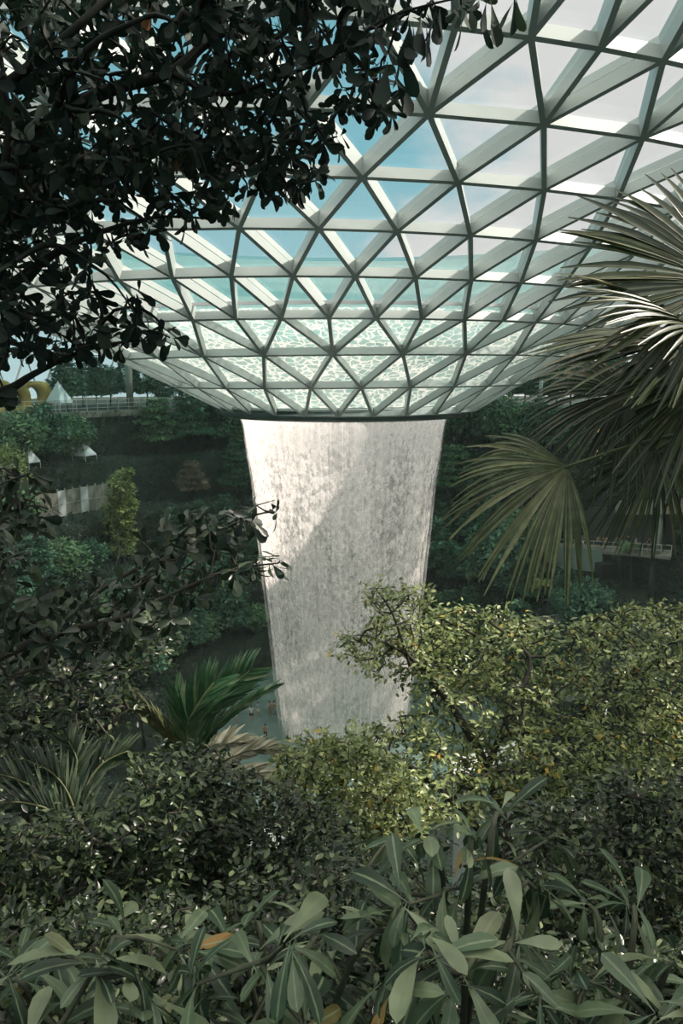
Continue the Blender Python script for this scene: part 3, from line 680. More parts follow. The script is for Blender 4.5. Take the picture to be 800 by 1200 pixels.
# tree stakes
def stakes(px, r_, z, h, label):
    c = ringpt(px, r_, z); rt = empty('tree_stake', tuple(c)); tag(rt, label, 'stake', 'timber stakes holding young trees')
    mb = MB(); mb.tube([c, c+np.array([0, 0, h*2.2])], .05, 5); mb.build('pole', M['bark_pale'], rt)
    for k in range(3):
        a = k*2.09+.3; mb = MB(); mb.tube([c+np.array([math.cos(a)*1.1, math.sin(a)*1.1, 0]), c+np.array([0, 0, h])], .045, 5); mb.build('prop', M['bark_pale'], rt)
stakes(67, 28.2, 13.4, 3.2, 'pale tripod of stakes below the panelled wall, under its lighter panels'); stakes(90, 30.5, 13.4, 2.9, 'dark tripod of stakes on the third bank, right of the pale tripod'); stakes(137, 30.0, 13.4, 2.2, 'low tripod of stakes at the foot of the narrow light tree')
# planter walls catching light on the left
for k, (r_, z, x0, x1, lb) in enumerate([(27.9, 13.6, 60, 250, 'long low planter wall on the third bank, left of the waterfall'), (22.8, 9.6, 135, 300, 'low planter wall on the second bank, left of the waterfall')]):
    mb = MB(); pts = [ringpt(x, r_-.35, z) for x in np.linspace(x0, x1, 14)]
    for a, b_ in zip(pts[:-1], pts[1:]): mb.bar(a-np.array([0, 0, .3]), b_-np.array([0, 0, .3]), .3, .9)
    tag(mb.build('planter_wall', M['concrete']), lb, 'low wall')
# walkway on the right: slab, fascia, rear wall, upper gallery
wr = 31.0; zt = float(CAM[2]-(math.tan(math.radians(10.37+1.9)))*100)
zw = 15.2
def wpt(px, up=0.0, back=0.0):
    yd = 92-(px-640)/160*22; d = P(px, 600, 1.0)-CAM; x = d[0]/d[1]*yd; q = np.array([x, yd-75, 0.]); dist = math.hypot(x, yd); w_ = np.array([x/dist, yd/dist, 0])
    q[2] = CAM[2]-.2238*dist+up; return q+w_*back
wk = empty('walkway', tuple(wpt(700))); tag(wk, 'curved concrete walkway with people behind a rail, right of the waterfall', 'walkway')
xs = list(np.linspace(640, 790, 14)); P0 = [wpt(x) for x in xs]; P1 = [wpt(x, 0, 3.2) for x in xs]
mb = MB()
for i in range(13): mb.hexa([P0[i]-[0, 0, .3], P0[i+1]-[0, 0, .3], P1[i+1]-[0, 0, .3], P1[i]-[0, 0, .3], P0[i], P0[i+1], P1[i+1], P1[i]])
mb.build('deck', M['panel'], wk)
for i in range(6):
    a = wpt(xs[i], 0, -.15); b_ = wpt(xs[i+1], 0, -.15); mb = MB(); g_ = (b_-a)*.01; mb.bar(a+g_-[0, 0, 1.1], b_-g_-[0, 0, 1.1], .1, 2.6); mb.build('fascia_panel', plain('fascia_panel', (.20, .27, .24), .35, .5), wk)
for k in (.55, 1.1): mb = MB(); mb.tube([p+np.array([0, 0, k]) for p in P0], .04, 5); mb.build('rail', M['rail'], wk)
for p in P0: mb = MB(); mb.box(p+[0, 0, .55], .06, .06, 1.1); mb.build('post', M['rail'], wk)
mb = MB(); Q = [wpt(x, 0, 3.5) for x in xs]
for a, b_ in zip(Q[4:-1], Q[5:]): mb.bar(a+[0, 0, 2.2], b_+[0, 0, 2.2], .4, 4.4)
mb.build('back_wall', plain('dark_wall', (.03, .032, .03), .8), wk)
mb = MB(); Q = [wpt(x, 4.6, 2.2) for x in xs[8:]]
for a, b_ in zip(Q[:-1], Q[1:]): mb.bar(a, b_, 2.6, 1.5)
mb.build('upper_slab', M['panel'], wk)
mb = MB(); c = wpt(772, 2.5, .8); mb.tube([c-[0, 0, 2.5], c+[0, 0, 2.4]], .45, 14); mb.build('column', M['rail'], wk, True)
for x in (650, 690, 730, 770):
    a = wpt(x, -.3, 1.6); mb = MB(); g0 = ground_far(math.hypot(a[0], a[1])); mb.tube([np.array([a[0], a[1], min(g0, a[2]-1)]), a], .35, 10); mb.build('support', M['concrete'], wk, True)
mb = MB(); c = wpt(714, -1.9, -.9); mb.box(c, 1.9, 1.4, 1.6, .3); tag(mb.build('dark_box', plain('box_paint', (.012, .014, .014), .6)), 'black equipment box standing against the walkway fascia near its middle', 'box')
# little viewing deck lower right
c = ringpt(650, 22.8, 9.6); vd = empty('viewing_deck', tuple(c)); tag(vd, 'small railed viewing deck below the walkway, right of the waterfall', 'deck')
mb = MB(); mb.box(c+[0, 0, .15], 5.0, 2.4, .3, .35); mb.build('platform', M['panel'], vd)
for k in range(7):
    mb = MB(); q = c+np.array([(-2.4+.8*k)*math.cos(.35), (-2.4+.8*k)*math.sin(.35), 0])+np.array([.4, -1.1, .8]); mb.box(q, .07, .07, 1.1); mb.build('post', M['rail'], vd)
mb = MB(); a = c+np.array([-2.4*math.cos(.35)+.4, -2.4*math.sin(.35)-1.1, 1.35]); b_ = c+np.array([2.4*math.cos(.35)+.4, 2.4*math.sin(.35)-1.1, 1.35]); mb.tube([a, b_], .05, 6); mb.build('rail', M['rail'], vd)
# warm lamps seen through the palm
for k, (x, y) in enumerate([(706, 503), (698, 522)]):
    c = P(x, y, 103); rt = empty('lantern', tuple(c)); tag(rt, ['warm glowing ring lantern behind the fan palm, upper of two', 'warm glowing upright lantern behind the fan palm, lower of two'][k], 'lamp', 'warm lanterns behind the palm')
    em = bpy.data.materials.get('warm_glow')
    if not em:
        em, nt, N, L = node_mat('warm_glow'); o = N('ShaderNodeOutputMaterial'); e_ = N('ShaderNodeEmission'); e_.inputs[0].default_value = rgb((1, .62, .25)); e_.inputs[1].default_value = .9; L(e_.outputs[0], o.inputs[0])
    mb = MB()
    if k == 0: mb.tube([c+np.array([math.cos(a)*.55, 0, math.sin(a)*.75]) for a in np.linspace(0, 2*PI, 17)], .14, 6, False)
    else: mb.box(c, .5, .4, 1.6)
    mb.build('glass', em, rt)
    g0 = ground_far(math.hypot(c[0], c[1])); mb = MB(); mb.tube([np.array([c[0], c[1], g0]), c-np.array([0, 0, .75])], .06, 6); mb.build('post', M['rail'], rt)

# ------------------------------------------------------------------ people
CL = {k: plain(k+'_cloth', v, .8, .2) for k, v in dict(white=(.75, .74, .72), blue=(.30, .50, .62), black=(.015, .015, .018), navy=(.03, .04, .08), red=(.45, .05, .04), tan=(.40, .28, .16), grey=(.2, .2, .2), teal=(.05, .25, .25), pink=(.6, .35, .33)).items()}
SKIN = [plain('skin_light', (.50, .31, .22), .6, .3), plain('skin_tan', (.36, .20, .13), .6, .3)]
HAIR = plain('hair', (.015, .012, .010), .6, .3)
def skin_mesh(name, joints, edges_, radii, mat, parent, lv=1):
    me = bpy.data.meshes.new(name); me.from_pydata([tuple(j) for j in joints], edges_, []); o_ = link(name, me, mat, parent)
    md = o_.modifiers.new('skin', 'SKIN'); md.use_smooth_shade = True
    for v, r_ in zip(me.skin_vertices[0].data, radii): v.radius = (r_, r_*.8) if isinstance(r_, float) else r_
    me.skin_vertices[0].data[0].use_root = True
    sb = o_.modifiers.new('sub', 'SUBSURF'); sb.levels = lv; sb.render_levels = lv
    return o_
def person(loc, label, top, bottom, pose='stand', face=0.0, skin=0, h=1.68, longtrousers=False, group=None, arms='down'):
    k = h/1.7; rt = empty('person', tuple(loc)); sit = pose == 'sit'; tag(rt, label, 'person', group)
    hip = .50 if sit else .92
    J = [(0, 0, hip), (0, 0, hip+.20), (0, .0, hip+.42), (0, 0, hip+.56), (0, -.01, hip+.64), (0, -.02, hip+.70), (0, -.02, hip+.80)]
    R = [(.15, .11), (.13, .095), (.165, .105), (.06, .055), (.075, .085), (.085, .10), (.055, .07)]; E_ = [(0, 1), (1, 2), (2, 3), (3, 4), (4, 5), (5, 6)]
    def add(p, r_, e): J.append(p); R.append((r_, r_)); E_.append((e, len(J)-1)); return len(J)-1
    legs = []
    for s in (-1, 1):
        a = add((s*.10, 0, hip-.06), .085, 0)
        if sit: b_ = add((s*.13, -.42, hip-.02), .06, a); c_ = add((s*.13, -.45, .08), .038, b_); d_ = add((s*.13, -.58, .03), .032, c_)
        else:
            st = (.12 if pose == 'walk' else .02)*s; b_ = add((s*.11, -.03-st, .48), .06, a); c_ = add((s*.12, st, .08), .036, b_); d_ = add((s*.13, st-.14, .03), .032, c_)
        legs.append((a, b_, c_))
    for s in (-1, 1):
        sh = add((s*.19, 0, hip+.47), .052, 2)
        if arms == 'up': el = add((s*.30, -.06, hip+.64), .038, sh); ha = add((s*.20, -.08, hip+.92), .026, el); add((s*.18, -.09, hip+1.0), .022, ha)
        elif arms == 'phone' : el = add((s*.25, -.08, hip+.24), .038, sh); ha = add((s*.12, -.28, hip+.40), .026, el); add((s*.08, -.32, hip+.43), .022, ha)
        else: el = add((s*.26, .02, hip+.22), .038, sh); ha = add((s*.28, -.06, hip-.02), .026, el); add((s*.275, -.09, hip-.10), .024, ha)
    J2 = [(x*k, y*k, z*k) for x, y, z in J]; R2 = [(a*k, b_*k) for a, b_ in R]
    def w_(lst): return [tuple(np.array(p)+np.array(loc)) for p in lst]
    body = skin_mesh('body', w_(J2), E_, R2, SKIN[skin], rt)
    n0 = 7+6 if not sit else 7+6
    # shirt over torso and upper arms, shorts or trousers over hips and thighs
    Tj = [J2[1], J2[2], tuple(np.array(J2[2])+[0, 0, .08*k]), tuple(np.array(J2[0])+[0, 0, .04])]; ar = [i for i, p in enumerate(J) if abs(abs(p[0])-.19) < .001]
    Te = [(0, 1), (1, 2), (0, 3)]; Tr = [(.15*k, .115*k), (.185*k, .125*k), (.10*k, .09*k), (.165*k, .125*k)]
    for i in ar:
        Tj.append(J2[i]); Te.append((1, len(Tj)-1)); Tr.append((.068*k, .068*k)); mid = np.array(J2[i])*.45+np.array(J2[i+1])*.55; Tj.append(tuple(mid)); Te.append((len(Tj)-2, len(Tj)-1)); Tr.append((.056*k, .056*k))
    skin_mesh('shirt', w_(Tj), Te, Tr, CL[top], rt)
    Bj = [tuple(np.array(J2[0])+[0, 0, .06])]; Be = []; Br = [(.16*k, .12*k)]
    for a, b_, c_ in legs:
        Bj.append(J2[a]); Be.append((0, len(Bj)-1)); Br.append((.098*k, .098*k))
        Bj.append(tuple(np.array(J2[a])*.2+np.array(J2[b_])*.8)); Be.append((len(Bj)-2, len(Bj)-1)); Br.append((.085*k, .085*k))
        if longtrousers: Bj.append(J2[c_]); Be.append((len(Bj)-2, len(Bj)-1)); Br.append((.06*k, .06*k))
    skin_mesh('trousers' if longtrousers else 'shorts', w_(Bj), Be, Br, CL[bottom], rt)
    hd = np.array(J2[5])+np.array(loc)+[0, .015, .045]; V = []; F = []; n = 10
    for i in range(6):
        f = i/5*PI*.62
        for q in range(n): a = 2*PI*q/n; V.append(hd+np.array([math.sin(f)*math.cos(a)*.098, math.sin(f)*math.sin(a)*.115, math.cos(f)*.10-.0])*k)
    for i in range(5):
        for q in range(n): F.append((i*n+q, i*n+(q+1) % n, (i+1)*n+(q+1) % n, (i+1)*n+q))
    mb = MB(); mb.add(V, F); mb.build('hair', HAIR, rt, True)
    rt.rotation_euler[2] = face; return rt
def floor_pt(px, py): v = P(px, py, 1)-CAM; return CAM+v*(-CAM[2]/v[2])
G = 'visitors at the pool'
person(floor_pt(276, 846), 'person in white shorts with both arms raised by the pool', 'tan', 'white', 'stand', 0, 0, 1.7, arms='up', group=G)
person(floor_pt(294.5, 845), 'person in white shirt and dark shorts beside the pool', 'white', 'black', 'walk', .5, 0, 1.75, group=G)
person(floor_pt(302.5, 839), 'person in light blue shirt and white shorts by the pool', 'blue', 'white', 'stand', -.3, 0, 1.6, group=G)
person(floor_pt(316, 839), 'person in pink top leaning near the waterfall, left of two', 'pink', 'tan', 'walk', .9, 1, 1.7, group=G, arms='phone')
person(floor_pt(321.5, 839), 'person in tan shirt striding close to the waterfall', 'tan', 'grey', 'walk', -.9, 0, 1.7, group=G, longtrousers=True)
person(floor_pt(332.5, 845), 'person in white clothes right beside the falling water', 'white', 'white', 'stand', .2, 0, 1.65, group=G, longtrousers=True)
person(floor_pt(311, 867), 'person in black trousers alone on the wet floor', 'tan', 'black', 'stand', 0, 1, 1.7, group=G, longtrousers=True, arms='phone')
person(floor_pt(245, 872), 'person in dark shirt half hidden by the feather palm, left one', 'black', 'red', 'stand', .4, 1, 1.7, group=G)
person(floor_pt(252.5, 872), 'person in black shirt half hidden by the feather palm, right one', 'black', 'navy', 'stand', -.4, 1, 1.72, group=G)
person(floor_pt(258, 845), 'person in dark clothes in the shade behind the feather palm, left one', 'navy', 'black', 'stand', .1, 1, 1.7, group=G)
person(floor_pt(264, 845), 'person in dark clothes in the shade behind the feather palm, right one', 'grey', 'navy', 'stand', .1, 1, 1.6, group=G)
G = 'visitors on the walkway'
for x, t, b_, ps, hh, lb in [(669, 'white', 'tan', 'stand', 1.7, 'person in white shirt on the walkway, seen between palm leaflets'), (684, 'grey', 'white', 'stand', 1.65, 'person in grey shirt on the walkway, second from the left'), (702, 'tan', 'navy', 'stand', 1.7, 'person in tan shirt on the walkway behind the palm tips'),
                     (711, 'pink', 'grey', 'walk', 1.65, 'person in pink shirt on the walkway near the dark box'), (725, 'teal', 'navy', 'stand', 1.6, 'person in teal shirt leaning on the walkway rail'), (738, 'black', 'black', 'stand', 1.8, 'person all in black on the walkway, tallest there'),
                     (747, 'white', 'navy', 'stand', 1.7, 'person in white shirt on the walkway beside the one in black'), (763, 'black', 'grey', 'stand', 1.6, 'person in black shirt and grey shorts at the right of the walkway'), (770, 'white', 'black', 'walk', 1.65, 'person in white shirt by the round column on the walkway')]:
    person(wpt(x, 0, .9), lb, t, b_, ps, bgr.normal()*.5, int(bgr.integers(2)), hh, group=G, arms='phone' if bgr.random() < .3 else 'down')

# ------------------------------------------------------------------ foreground planting
def gbase(px, d, dy=0): q = P(px, 600, d); return np.array([q[0], q[1], ground_near(q)-.1])
def tips_in(polys, rng, dr, mind=4):
    out_ = []
    for poly, n in polys:
        q = sample_poly(poly, n, rng, mind)
        for x, y in q: out_.append(P(x, y, rng.uniform(*dr) if not callable(dr) else dr(x, y, rng)))
    return np.array(out_)
# --- overhanging tree, upper left
rg = np.random.default_rng(3)
tb = gbase(-330, 4.6); T = lambda *a: P(*a)
limbs = [limb([tb, P(-330, 900, 4.5), P(-300, 520, 4.3), P(-230, 330, 4.2), P(-150, 120, 4.2), P(-90, -150, 4.3)], [.13, .12, .10, .085, .06, .04]),
 limb([P(-240, 350, 4.2), P(-90, 300, 4.0), P(0, 215, 3.9), P(60, 142, 3.9), P(130, 105, 3.9), P(200, 85, 4.0), P(250, 45, 4.1), P(330, 5, 4.2), P(420, -30, 4.3)], [.05, .045, .040, .036, .030, .025, .02, .014, .008]),
 limb([P(-150, 120, 4.2), P(-60, 150, 4.0), P(0, 105, 3.8), P(75, 45, 3.7), P(150, -20, 3.8), P(240, -60, 3.9)], [.035, .028, .022, .017, .012, .008]),
 limb([P(-250, 360, 4.25), P(-80, 330, 4.1), P(0, 255, 4.0), P(70, 205, 4.0), P(120, 178, 4.0), P(200, 174, 4.1), P(270, 160, 4.3), P(340, 170, 4.4)], [.045, .036, .03, .022, .017, .013, .009, .006]),
 limb([P(-280, 430, 4.3), P(-100, 400, 4.2), P(0, 342, 4.1), P(60, 300, 4.1), P(110, 275, 4.2), P(180, 255, 4.3), P(245, 256, 4.4)], [.05, .036, .026, .020, .014, .009, .005]),
 limb([P(-290, 500, 4.3), P(-100, 480, 4.3), P(0, 460, 4.2), P(40, 438, 4.2), P(95, 412, 4.3), P(150, 400, 4.4), P(195, 400, 4.4)], [.05, .034, .024, .016, .010, .007, .004]),
 limb([P(-60, 310, 4.0), P(-10, 240, 3.7), P(10, 160, 3.6), P(0, 60, 3.6)], [.03, .02, .014, .008]),
 limb([P(200, 85, 4.0), P(260, 110, 3.9), P(330, 90, 3.9), P(400, 60, 4.0), P(455, 20, 4.0), P(560, -8, 4.1)], [.016, .013, .010, .008, .006, .004]),
 limb([P(60, 142, 3.9), P(100, 60, 3.7), P(170, 20, 3.6)], [.02, .014, .008])]
up = [([(-40, -40), (250, -40), (260, 60), (240, 160), (150, 200), (60, 250), (-40, 280)], 230), ([(240, -40), (470, -40), (455, 30), (400, 90), (330, 110), (250, 110)], 95), ([(370, 50), (440, 60), (468, 140), (440, 150), (385, 130)], 14),
      ([(-40, 220), (80, 200), (230, 130), (330, 110), (385, 150), (370, 215), (330, 225), (270, 225), (150, 235), (50, 280), (-40, 340)], 150), ([(180, 225), (270, 235), (265, 262), (200, 258)], 10),
      ([(-40, 320), (60, 280), (150, 250), (200, 262), (130, 300), (100, 330), (60, 350), (-40, 370)], 34), ([(-40, 350), (60, 350), (110, 325), (150, 345), (185, 375), (205, 398), (150, 408), (90, 420), (40, 430), (-40, 430)], 46), ([(-40, 440), (0, 440), (20, 470), (-40, 520)], 6)]
up = [(a, int(b*1.5)) for a, b in up]; tp = tips_in(up, rg, (3.5, 4.9), 4)
tp = np.vstack([tp, [P(x, y, 4.1) for x, y in ((468, 22), (480, 12), (497, 20), (455, 60), (445, 95), (430, 20), (505, 4), (540, 6), (560, 0), (415, 120), (455, 115), (395, 160), (372, 200), (352, 210), (335, 215), (160, 345), (175, 390))]])
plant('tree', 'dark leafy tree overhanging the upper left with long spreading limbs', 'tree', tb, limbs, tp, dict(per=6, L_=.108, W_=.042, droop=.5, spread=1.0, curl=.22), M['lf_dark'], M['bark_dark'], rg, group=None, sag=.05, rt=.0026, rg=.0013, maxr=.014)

root_ = [o_ for o_ in COL.objects if o_.name.startswith('tree') and o_.get('label', '').startswith('dark leafy tree overhanging')][0]
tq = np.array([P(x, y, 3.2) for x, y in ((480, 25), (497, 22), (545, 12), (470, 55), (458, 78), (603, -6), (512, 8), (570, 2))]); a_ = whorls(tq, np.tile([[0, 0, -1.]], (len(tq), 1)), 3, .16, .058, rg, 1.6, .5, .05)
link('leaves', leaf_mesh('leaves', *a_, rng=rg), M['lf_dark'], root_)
# --- fan palm on the right
def fan_frond(root, hub, axis, nrm_, L_, n=44, span=2.35, droop=.55, split=.5, rng=RNG, mat=None, tip_droop=1.0, petiole=None, wscale=1.0):
    fr = None; axis = norm(np.array(axis, float)); nrm_ = np.array(nrm_, float); side = norm(np.cross(axis, nrm_)); nn = norm(np.cross(side, axis))
    V = []; F = []; rv = []; ac = []; c0 = 0; ts = np.array([.03, .16, .32, .46, .60, .74, .88, 1.0]); dphi = 2*span/n
    for i in range(n):
        ph = -span+2*span*(i+.5)/n; d = math.cos(ph)*axis+math.sin(ph)*side; LL = L_*(1-.28*(abs(ph)/span)**2.5)*rng.uniform(.9, 1.06)
        q = rng.random(); dr = droop*rng.uniform(.7, 1.3); tw = rng.normal()*.05; sd = norm(np.cross(d, nn))
        for t in ts:
            p = hub+d*LL*t*(1-.22*dr*max(0, t-.2))+nn*(.10*L_*t*(1-t)*2-abs(ph)/span*.10*L_*t)+np.array([0, 0, -1.])*LL*(dr*.45*t**2+dr*tip_droop*.75*max(0, t-.45)**2)+sd*tw*LL*t*t
            w = LL*t*dphi*.62 if t <= split else LL*split*dphi*.62*max(.03, (1-((t-split)/(1-split))**1.7)); w = max(w, .004)*wscale
            V += [p-sd*w+nn*w*.55, p, p+sd*w+nn*w*.55]; rv += [q]*3; ac += [-1, 0, 1]
        for j in range(len(ts)-1):
            a = c0+j*3; F += [(a, a+1, a+4, a+3), (a+1, a+2, a+5, a+4)]
        c0 += len(ts)*3
    fr = link('frond', mesh_np('frond', np.array(V), np.array(F), True, {'rnd': rv, 'across': ac}), mat or M['lf_palm'], root)
    if petiole is not None:
        mb = MB(); pts = [np.array(petiole, float), np.array(petiole)*.35+hub*.65+np.array([0, 0, .06*L_]), hub]; 
        q_, r_ = limb(pts, [.016, .012, .009]); mb.tube(q_, r_, 6); pt = mb.build('petiole', M['petiole'], fr, True)
    return fr
pg = np.random.default_rng(11); crown = P(1010, 380, 5.6); pb = np.array([crown[0], crown[1], ground_near(crown)-.1])
palm = empty('fan_palm', tuple(pb)); tag(palm, 'large fan palm reaching in from the right with drooping pleated fronds', 'palm tree')
mb = MB(); q_, r_ = limb([pb, (pb+crown)/2+[.1, 0, 0], crown], [.17, .14, .12]); mb.tube(q_, r_, 12); mb.build('trunk', M['bark'], palm, True)
S_ = lambda a, b_, c_=0: RIGHT*a+UP*b_+FWD*c_      # direction in the photograph: right, up, away
fan_frond(palm, P(852, 335, 5.0), S_(-.90, .36, .1), S_(-.1, .35, -.9), 1.0, 48, 1.75, .10, .6, pg, petiole=crown, tip_droop=.3)
fan_frond(palm, P(838, 402, 5.3), S_(-1, .02, .2), S_(0, .90, -.42), 1.2, 52, 1.45, .10, .6, pg, petiole=crown, tip_droop=.3)
fan_frond(palm, P(822, 388, 4.9), S_(-1, .40, -.1), S_(.1, .85, -.5), .90, 30, 1.1, .10, .5, pg, petiole=crown, tip_droop=.3)
fan_frond(palm, P(845, 440, 5.2), S_(-.8, -.42, .1), S_(-.3, .6, -.7), .86, 44, 1.5, .25, .5, pg, petiole=crown, tip_droop=.6)
fan_frond(palm, P(737, 463, 5.6), S_(-.93, -.22, .1), S_(.15, .45, -.88), .78, 46, 1.55, .42, .55, pg, petiole=crown, tip_droop=.9)
fan_frond(palm, P(664, 547, 5.2), S_(-.80, -.50, -.1), S_(.10, .35, -.93), .86, 48, 1.35, .38, .58, pg, petiole=P(1010, 470, 5.6), tip_droop=.8, mat=M['lf_palm_light'])
fan_frond(palm, P(770, 528, 5.8), S_(-.45, -.85, .1), S_(.1, .3, -.95), .68, 46, 1.45, .35, .5, pg, petiole=crown, tip_droop=.7)
fan_frond(palm, P(812, 452, 5.9), S_(-.45, -.85, .3), S_(-.2, .4, -.85), .80, 44, 1.5, .4, .5, pg, petiole=crown, tip_droop=.8)

# --- bushy yellow green tree, right
rg = np.random.default_rng(5); yb = gbase(620, 10.5); yb[2] = min(yb[2], P(620, 1130, 10.5)[2]-.6)
limbs = [limb([yb, P(600, 1090, 10.2), P(590, 980, 10), P(570, 900, 9.8), P(530, 830, 9.6), P(480, 770, 9.3), P(430, 745, 9.2)], [.14, .12, .09, .06, .045, .025, .012]),
 limb([P(590, 980, 10), P(640, 900, 10.2), P(690, 830, 10.6), P(760, 770, 11)], [.07, .05, .035, .02]), limb([P(570, 900, 9.8), P(600, 830, 9.6), P(620, 770, 9.8), P(560, 720, 9.8)], [.05, .035, .025, .012]),
 limb([P(600, 1060, 10), P(690, 990, 9.6), P(780, 930, 9.4), P(850, 880, 9.5)], [.06, .04, .03, .015]), limb([P(595, 1010, 10), P(520, 930, 9.2), P(450, 880, 8.8), P(385, 870, 8.6)], [.05, .035, .02, .01]), limb([P(480, 780, 9.3), P(460, 720, 9.1), P(440, 690, 9)], [.02, .012, .006])]
upY = [([(425, 690), (478, 684), (520, 708), (600, 722), (620, 745), (560, 800), (500, 815), (470, 800), (400, 768), (398, 748), (430, 735)], 210),
       ([(600, 722), (660, 735), (740, 712), (860, 700), (860, 800), (760, 830), (640, 860), (560, 860), (500, 815), (560, 800)], 330), ([(500, 815), (560, 860), (640, 860), (760, 830), (860, 800), (860, 900), (700, 925), (600, 930), (520, 900), (470, 870), (430, 850), (470, 838)], 260),
       ([(350, 880), (430, 850), (520, 900), (600, 930), (560, 960), (440, 960), (360, 925)], 130), ([(600, 900), (860, 880), (860, 1060), (700, 1060), (620, 1000)], 120)]
tp = tips_in(upY, rg, lambda x, y, g: 9.9+(x-600)/400+(y-800)/-300+g.normal()*.55, 5)
plant('tree', 'bushy yellow green tree with fine leaves in front of the waterfall, right', 'tree', yb, limbs, tp, dict(per=21, L_=.086, W_=.038, length=.34, flat=.55, curl=.15), M['lf_yellow'], M['bark'], rg, 'spray', 'oval', sag=.03, rt=.004, rg=.0016, maxr=.03)

# --- broad leaved tree, left middle
rg = np.random.default_rng(8); lb_ = gbase(-160, 5.6)
limbs = [limb([lb_, P(-160, 1000, 5.5), P(-120, 860, 5.4), P(-40, 790, 5.3), P(60, 745, 5.2), P(140, 725, 5.1), P(215, 690, 5.0), P(270, 668, 5.0), P(325, 660, 5.0)], [.08, .07, .055, .04, .028, .02, .013, .009, .005]),
 limb([P(60, 745, 5.2), P(120, 690, 5.3), P(200, 645, 5.3), P(265, 605, 5.3), P(322, 586, 5.4)], [.022, .016, .011, .007, .003]), limb([P(-120, 860, 5.4), P(-60, 740, 5.3), P(-20, 650, 5.2), P(20, 580, 5.2)], [.04, .03, .018, .01])]
lm = [([(-40, 545), (30, 545), (58, 590), (48, 650), (0, 700), (-40, 700)], 46), ([(150, 650), (200, 610), (262, 590), (310, 600), (300, 645), (230, 660), (160, 690)], 34), ([(60, 690), (150, 680), (240, 655), (315, 650), (300, 690), (235, 705), (180, 750), (100, 770), (40, 760)], 66), ([(-40, 690), (60, 680), (100, 770), (60, 800), (-40, 800)], 46)]
tp = tips_in(lm, rg, (4.7, 5.8), 8); tp = np.vstack([tp, [P(x, y, 5.0) for x, y in ((328, 657), (318, 662), (300, 655), (322, 600), (300, 592), (285, 612))]])
plant('tree', 'broad leaved tree with a branch reaching the waterfall, left middle', 'tree', lb_, limbs, tp, dict(per=7, L_=.135, W_=.052, droop=.35, spread=1.0, curl=.2), M['lf_mid'], M['bark'], rg, sag=.03, rt=.003, rg=.0012, maxr=.015)
# --- grey green shrub under it
rg = np.random.default_rng(9); sb_ = gbase(40, 7.2); sb_[2] = min(sb_[2], P(40, 960, 7.2)[2]-.2)
limbs = [limb([sb_, P(30, 930, 7), P(20, 850, 6.8), P(90, 780, 6.8), P(180, 730, 6.9)], [.07, .06, .04, .025, .01]), limb([P(30, 930, 7), P(-40, 850, 6.6), P(-60, 780, 6.5)], [.04, .03, .015]), limb([P(25, 890, 7), P(110, 860, 6.7), P(150, 830, 6.6)], [.03, .02, .01])]
sp2 = [([(-40, 780), (60, 750), (130, 715), (198, 725), (195, 760), (150, 800), (165, 830), (120, 880), (60, 910), (-40, 930)], 300)]
tp = tips_in(sp2, rg, (6.2, 7.5), 5)
plant('shrub', 'grey green small leaved shrub at the left edge, above the cut fronds', 'shrub', sb_, limbs, tp, dict(per=12, L_=.085, W_=.036, length=.28, flat=.35, curl=.15), M['lf_small'], M['bark'], rg, 'spray', 'oval', sag=.03, rt=.003, rg=.0014, maxr=.02)
# --- dense shrubs, lower left and middle
def dense_shrub(label, seed, px, d, polys, dr, mat, per=22, L_=.055, W_=.025, top=None, length=.24):
    rg = np.random.default_rng(seed); b0 = gbase(px, d); tp = tips_in(polys, rg, dr, 4); c = tp.mean(0); b0[2] = min(b0[2], tp[:, 2].min()-.25)
    ls = []
    for k in range(5):
        t = tp[int(rg.integers(len(tp)))]; ls.append(limb([b0+rg.normal(size=3)*[.08, .08, 0], b0*.5+c*.5+rg.normal(size=3)*.1, c*.4+t*.6, t], [.03, .022, .014, .006]))
    return plant('shrub', label, 'shrub', b0, ls, tp, dict(per=per, L_=L_, W_=W_, length=length, flat=.35, curl=.15), mat, M['bark'], rg, 'spray', 'oval', sag=.03, rt=.002, rg=.0010, maxr=.014)
dense_shrub('dark fine leaved shrub filling the lower left', 31, 60, 4.8, [([(-40, 975), (60, 965), (130, 950), (165, 900), (215, 893), (225, 960), (200, 1040), (160, 1100), (60, 1110), (-40, 1120)], 500)], (4.1, 5.3), M['lf_small'])
dense_shrub('fine leaved shrub below the dry fronds, left of the middle', 32, 290, 5.4, [([(180, 870), (240, 880), (330, 930), (400, 950), (430, 1000), (400, 1050), (300, 1090), (200, 1090), (190, 980)], 420)], (4.7, 6.0), M['lf_small'])
dense_shrub('yellow green fine leaved shrub at the foot of the waterfall', 33, 400, 7.5, [([(325, 885), (360, 865), (430, 870), (480, 900), (520, 950), (480, 990), (400, 1000), (350, 960), (320, 920)], 300)], (6.8, 8.2), M['lf_yellow'], per=16, L_=.075, W_=.034)
dense_shrub('olive green shrub low on the right, behind the big leaves', 34, 720, 5.4, [([(600, 960), (700, 915), (860, 905), (860, 1140), (620, 1130), (560, 1060)], 520)], (4.9, 6.2), M['lf_small'], L_=.058)
dense_shrub('low olive shrub in the bottom middle, under the big leaves', 35, 430, 4.0, [([(250, 1050), (420, 990), (600, 1040), (640, 1150), (600, 1260), (200, 1260)], 420)], (3.3, 4.4), M['lf_small'], L_=.046, W_=.022)
dense_shrub('low shrub in the bottom left corner, under the big leaves', 36, 80, 3.6, [([(-40, 1080), (250, 1060), (260, 1260), (-40, 1260)], 330)], (3.0, 4.0), M['lf_small'], L_=.045, W_=.021)
dense_shrub('low shrub in the bottom right corner, under the big leaves', 37, 740, 3.8, [([(600, 1120), (860, 1110), (860, 1260), (600, 1260)], 260)], (3.2, 4.3), M['lf_small'], L_=.046, W_=.022)

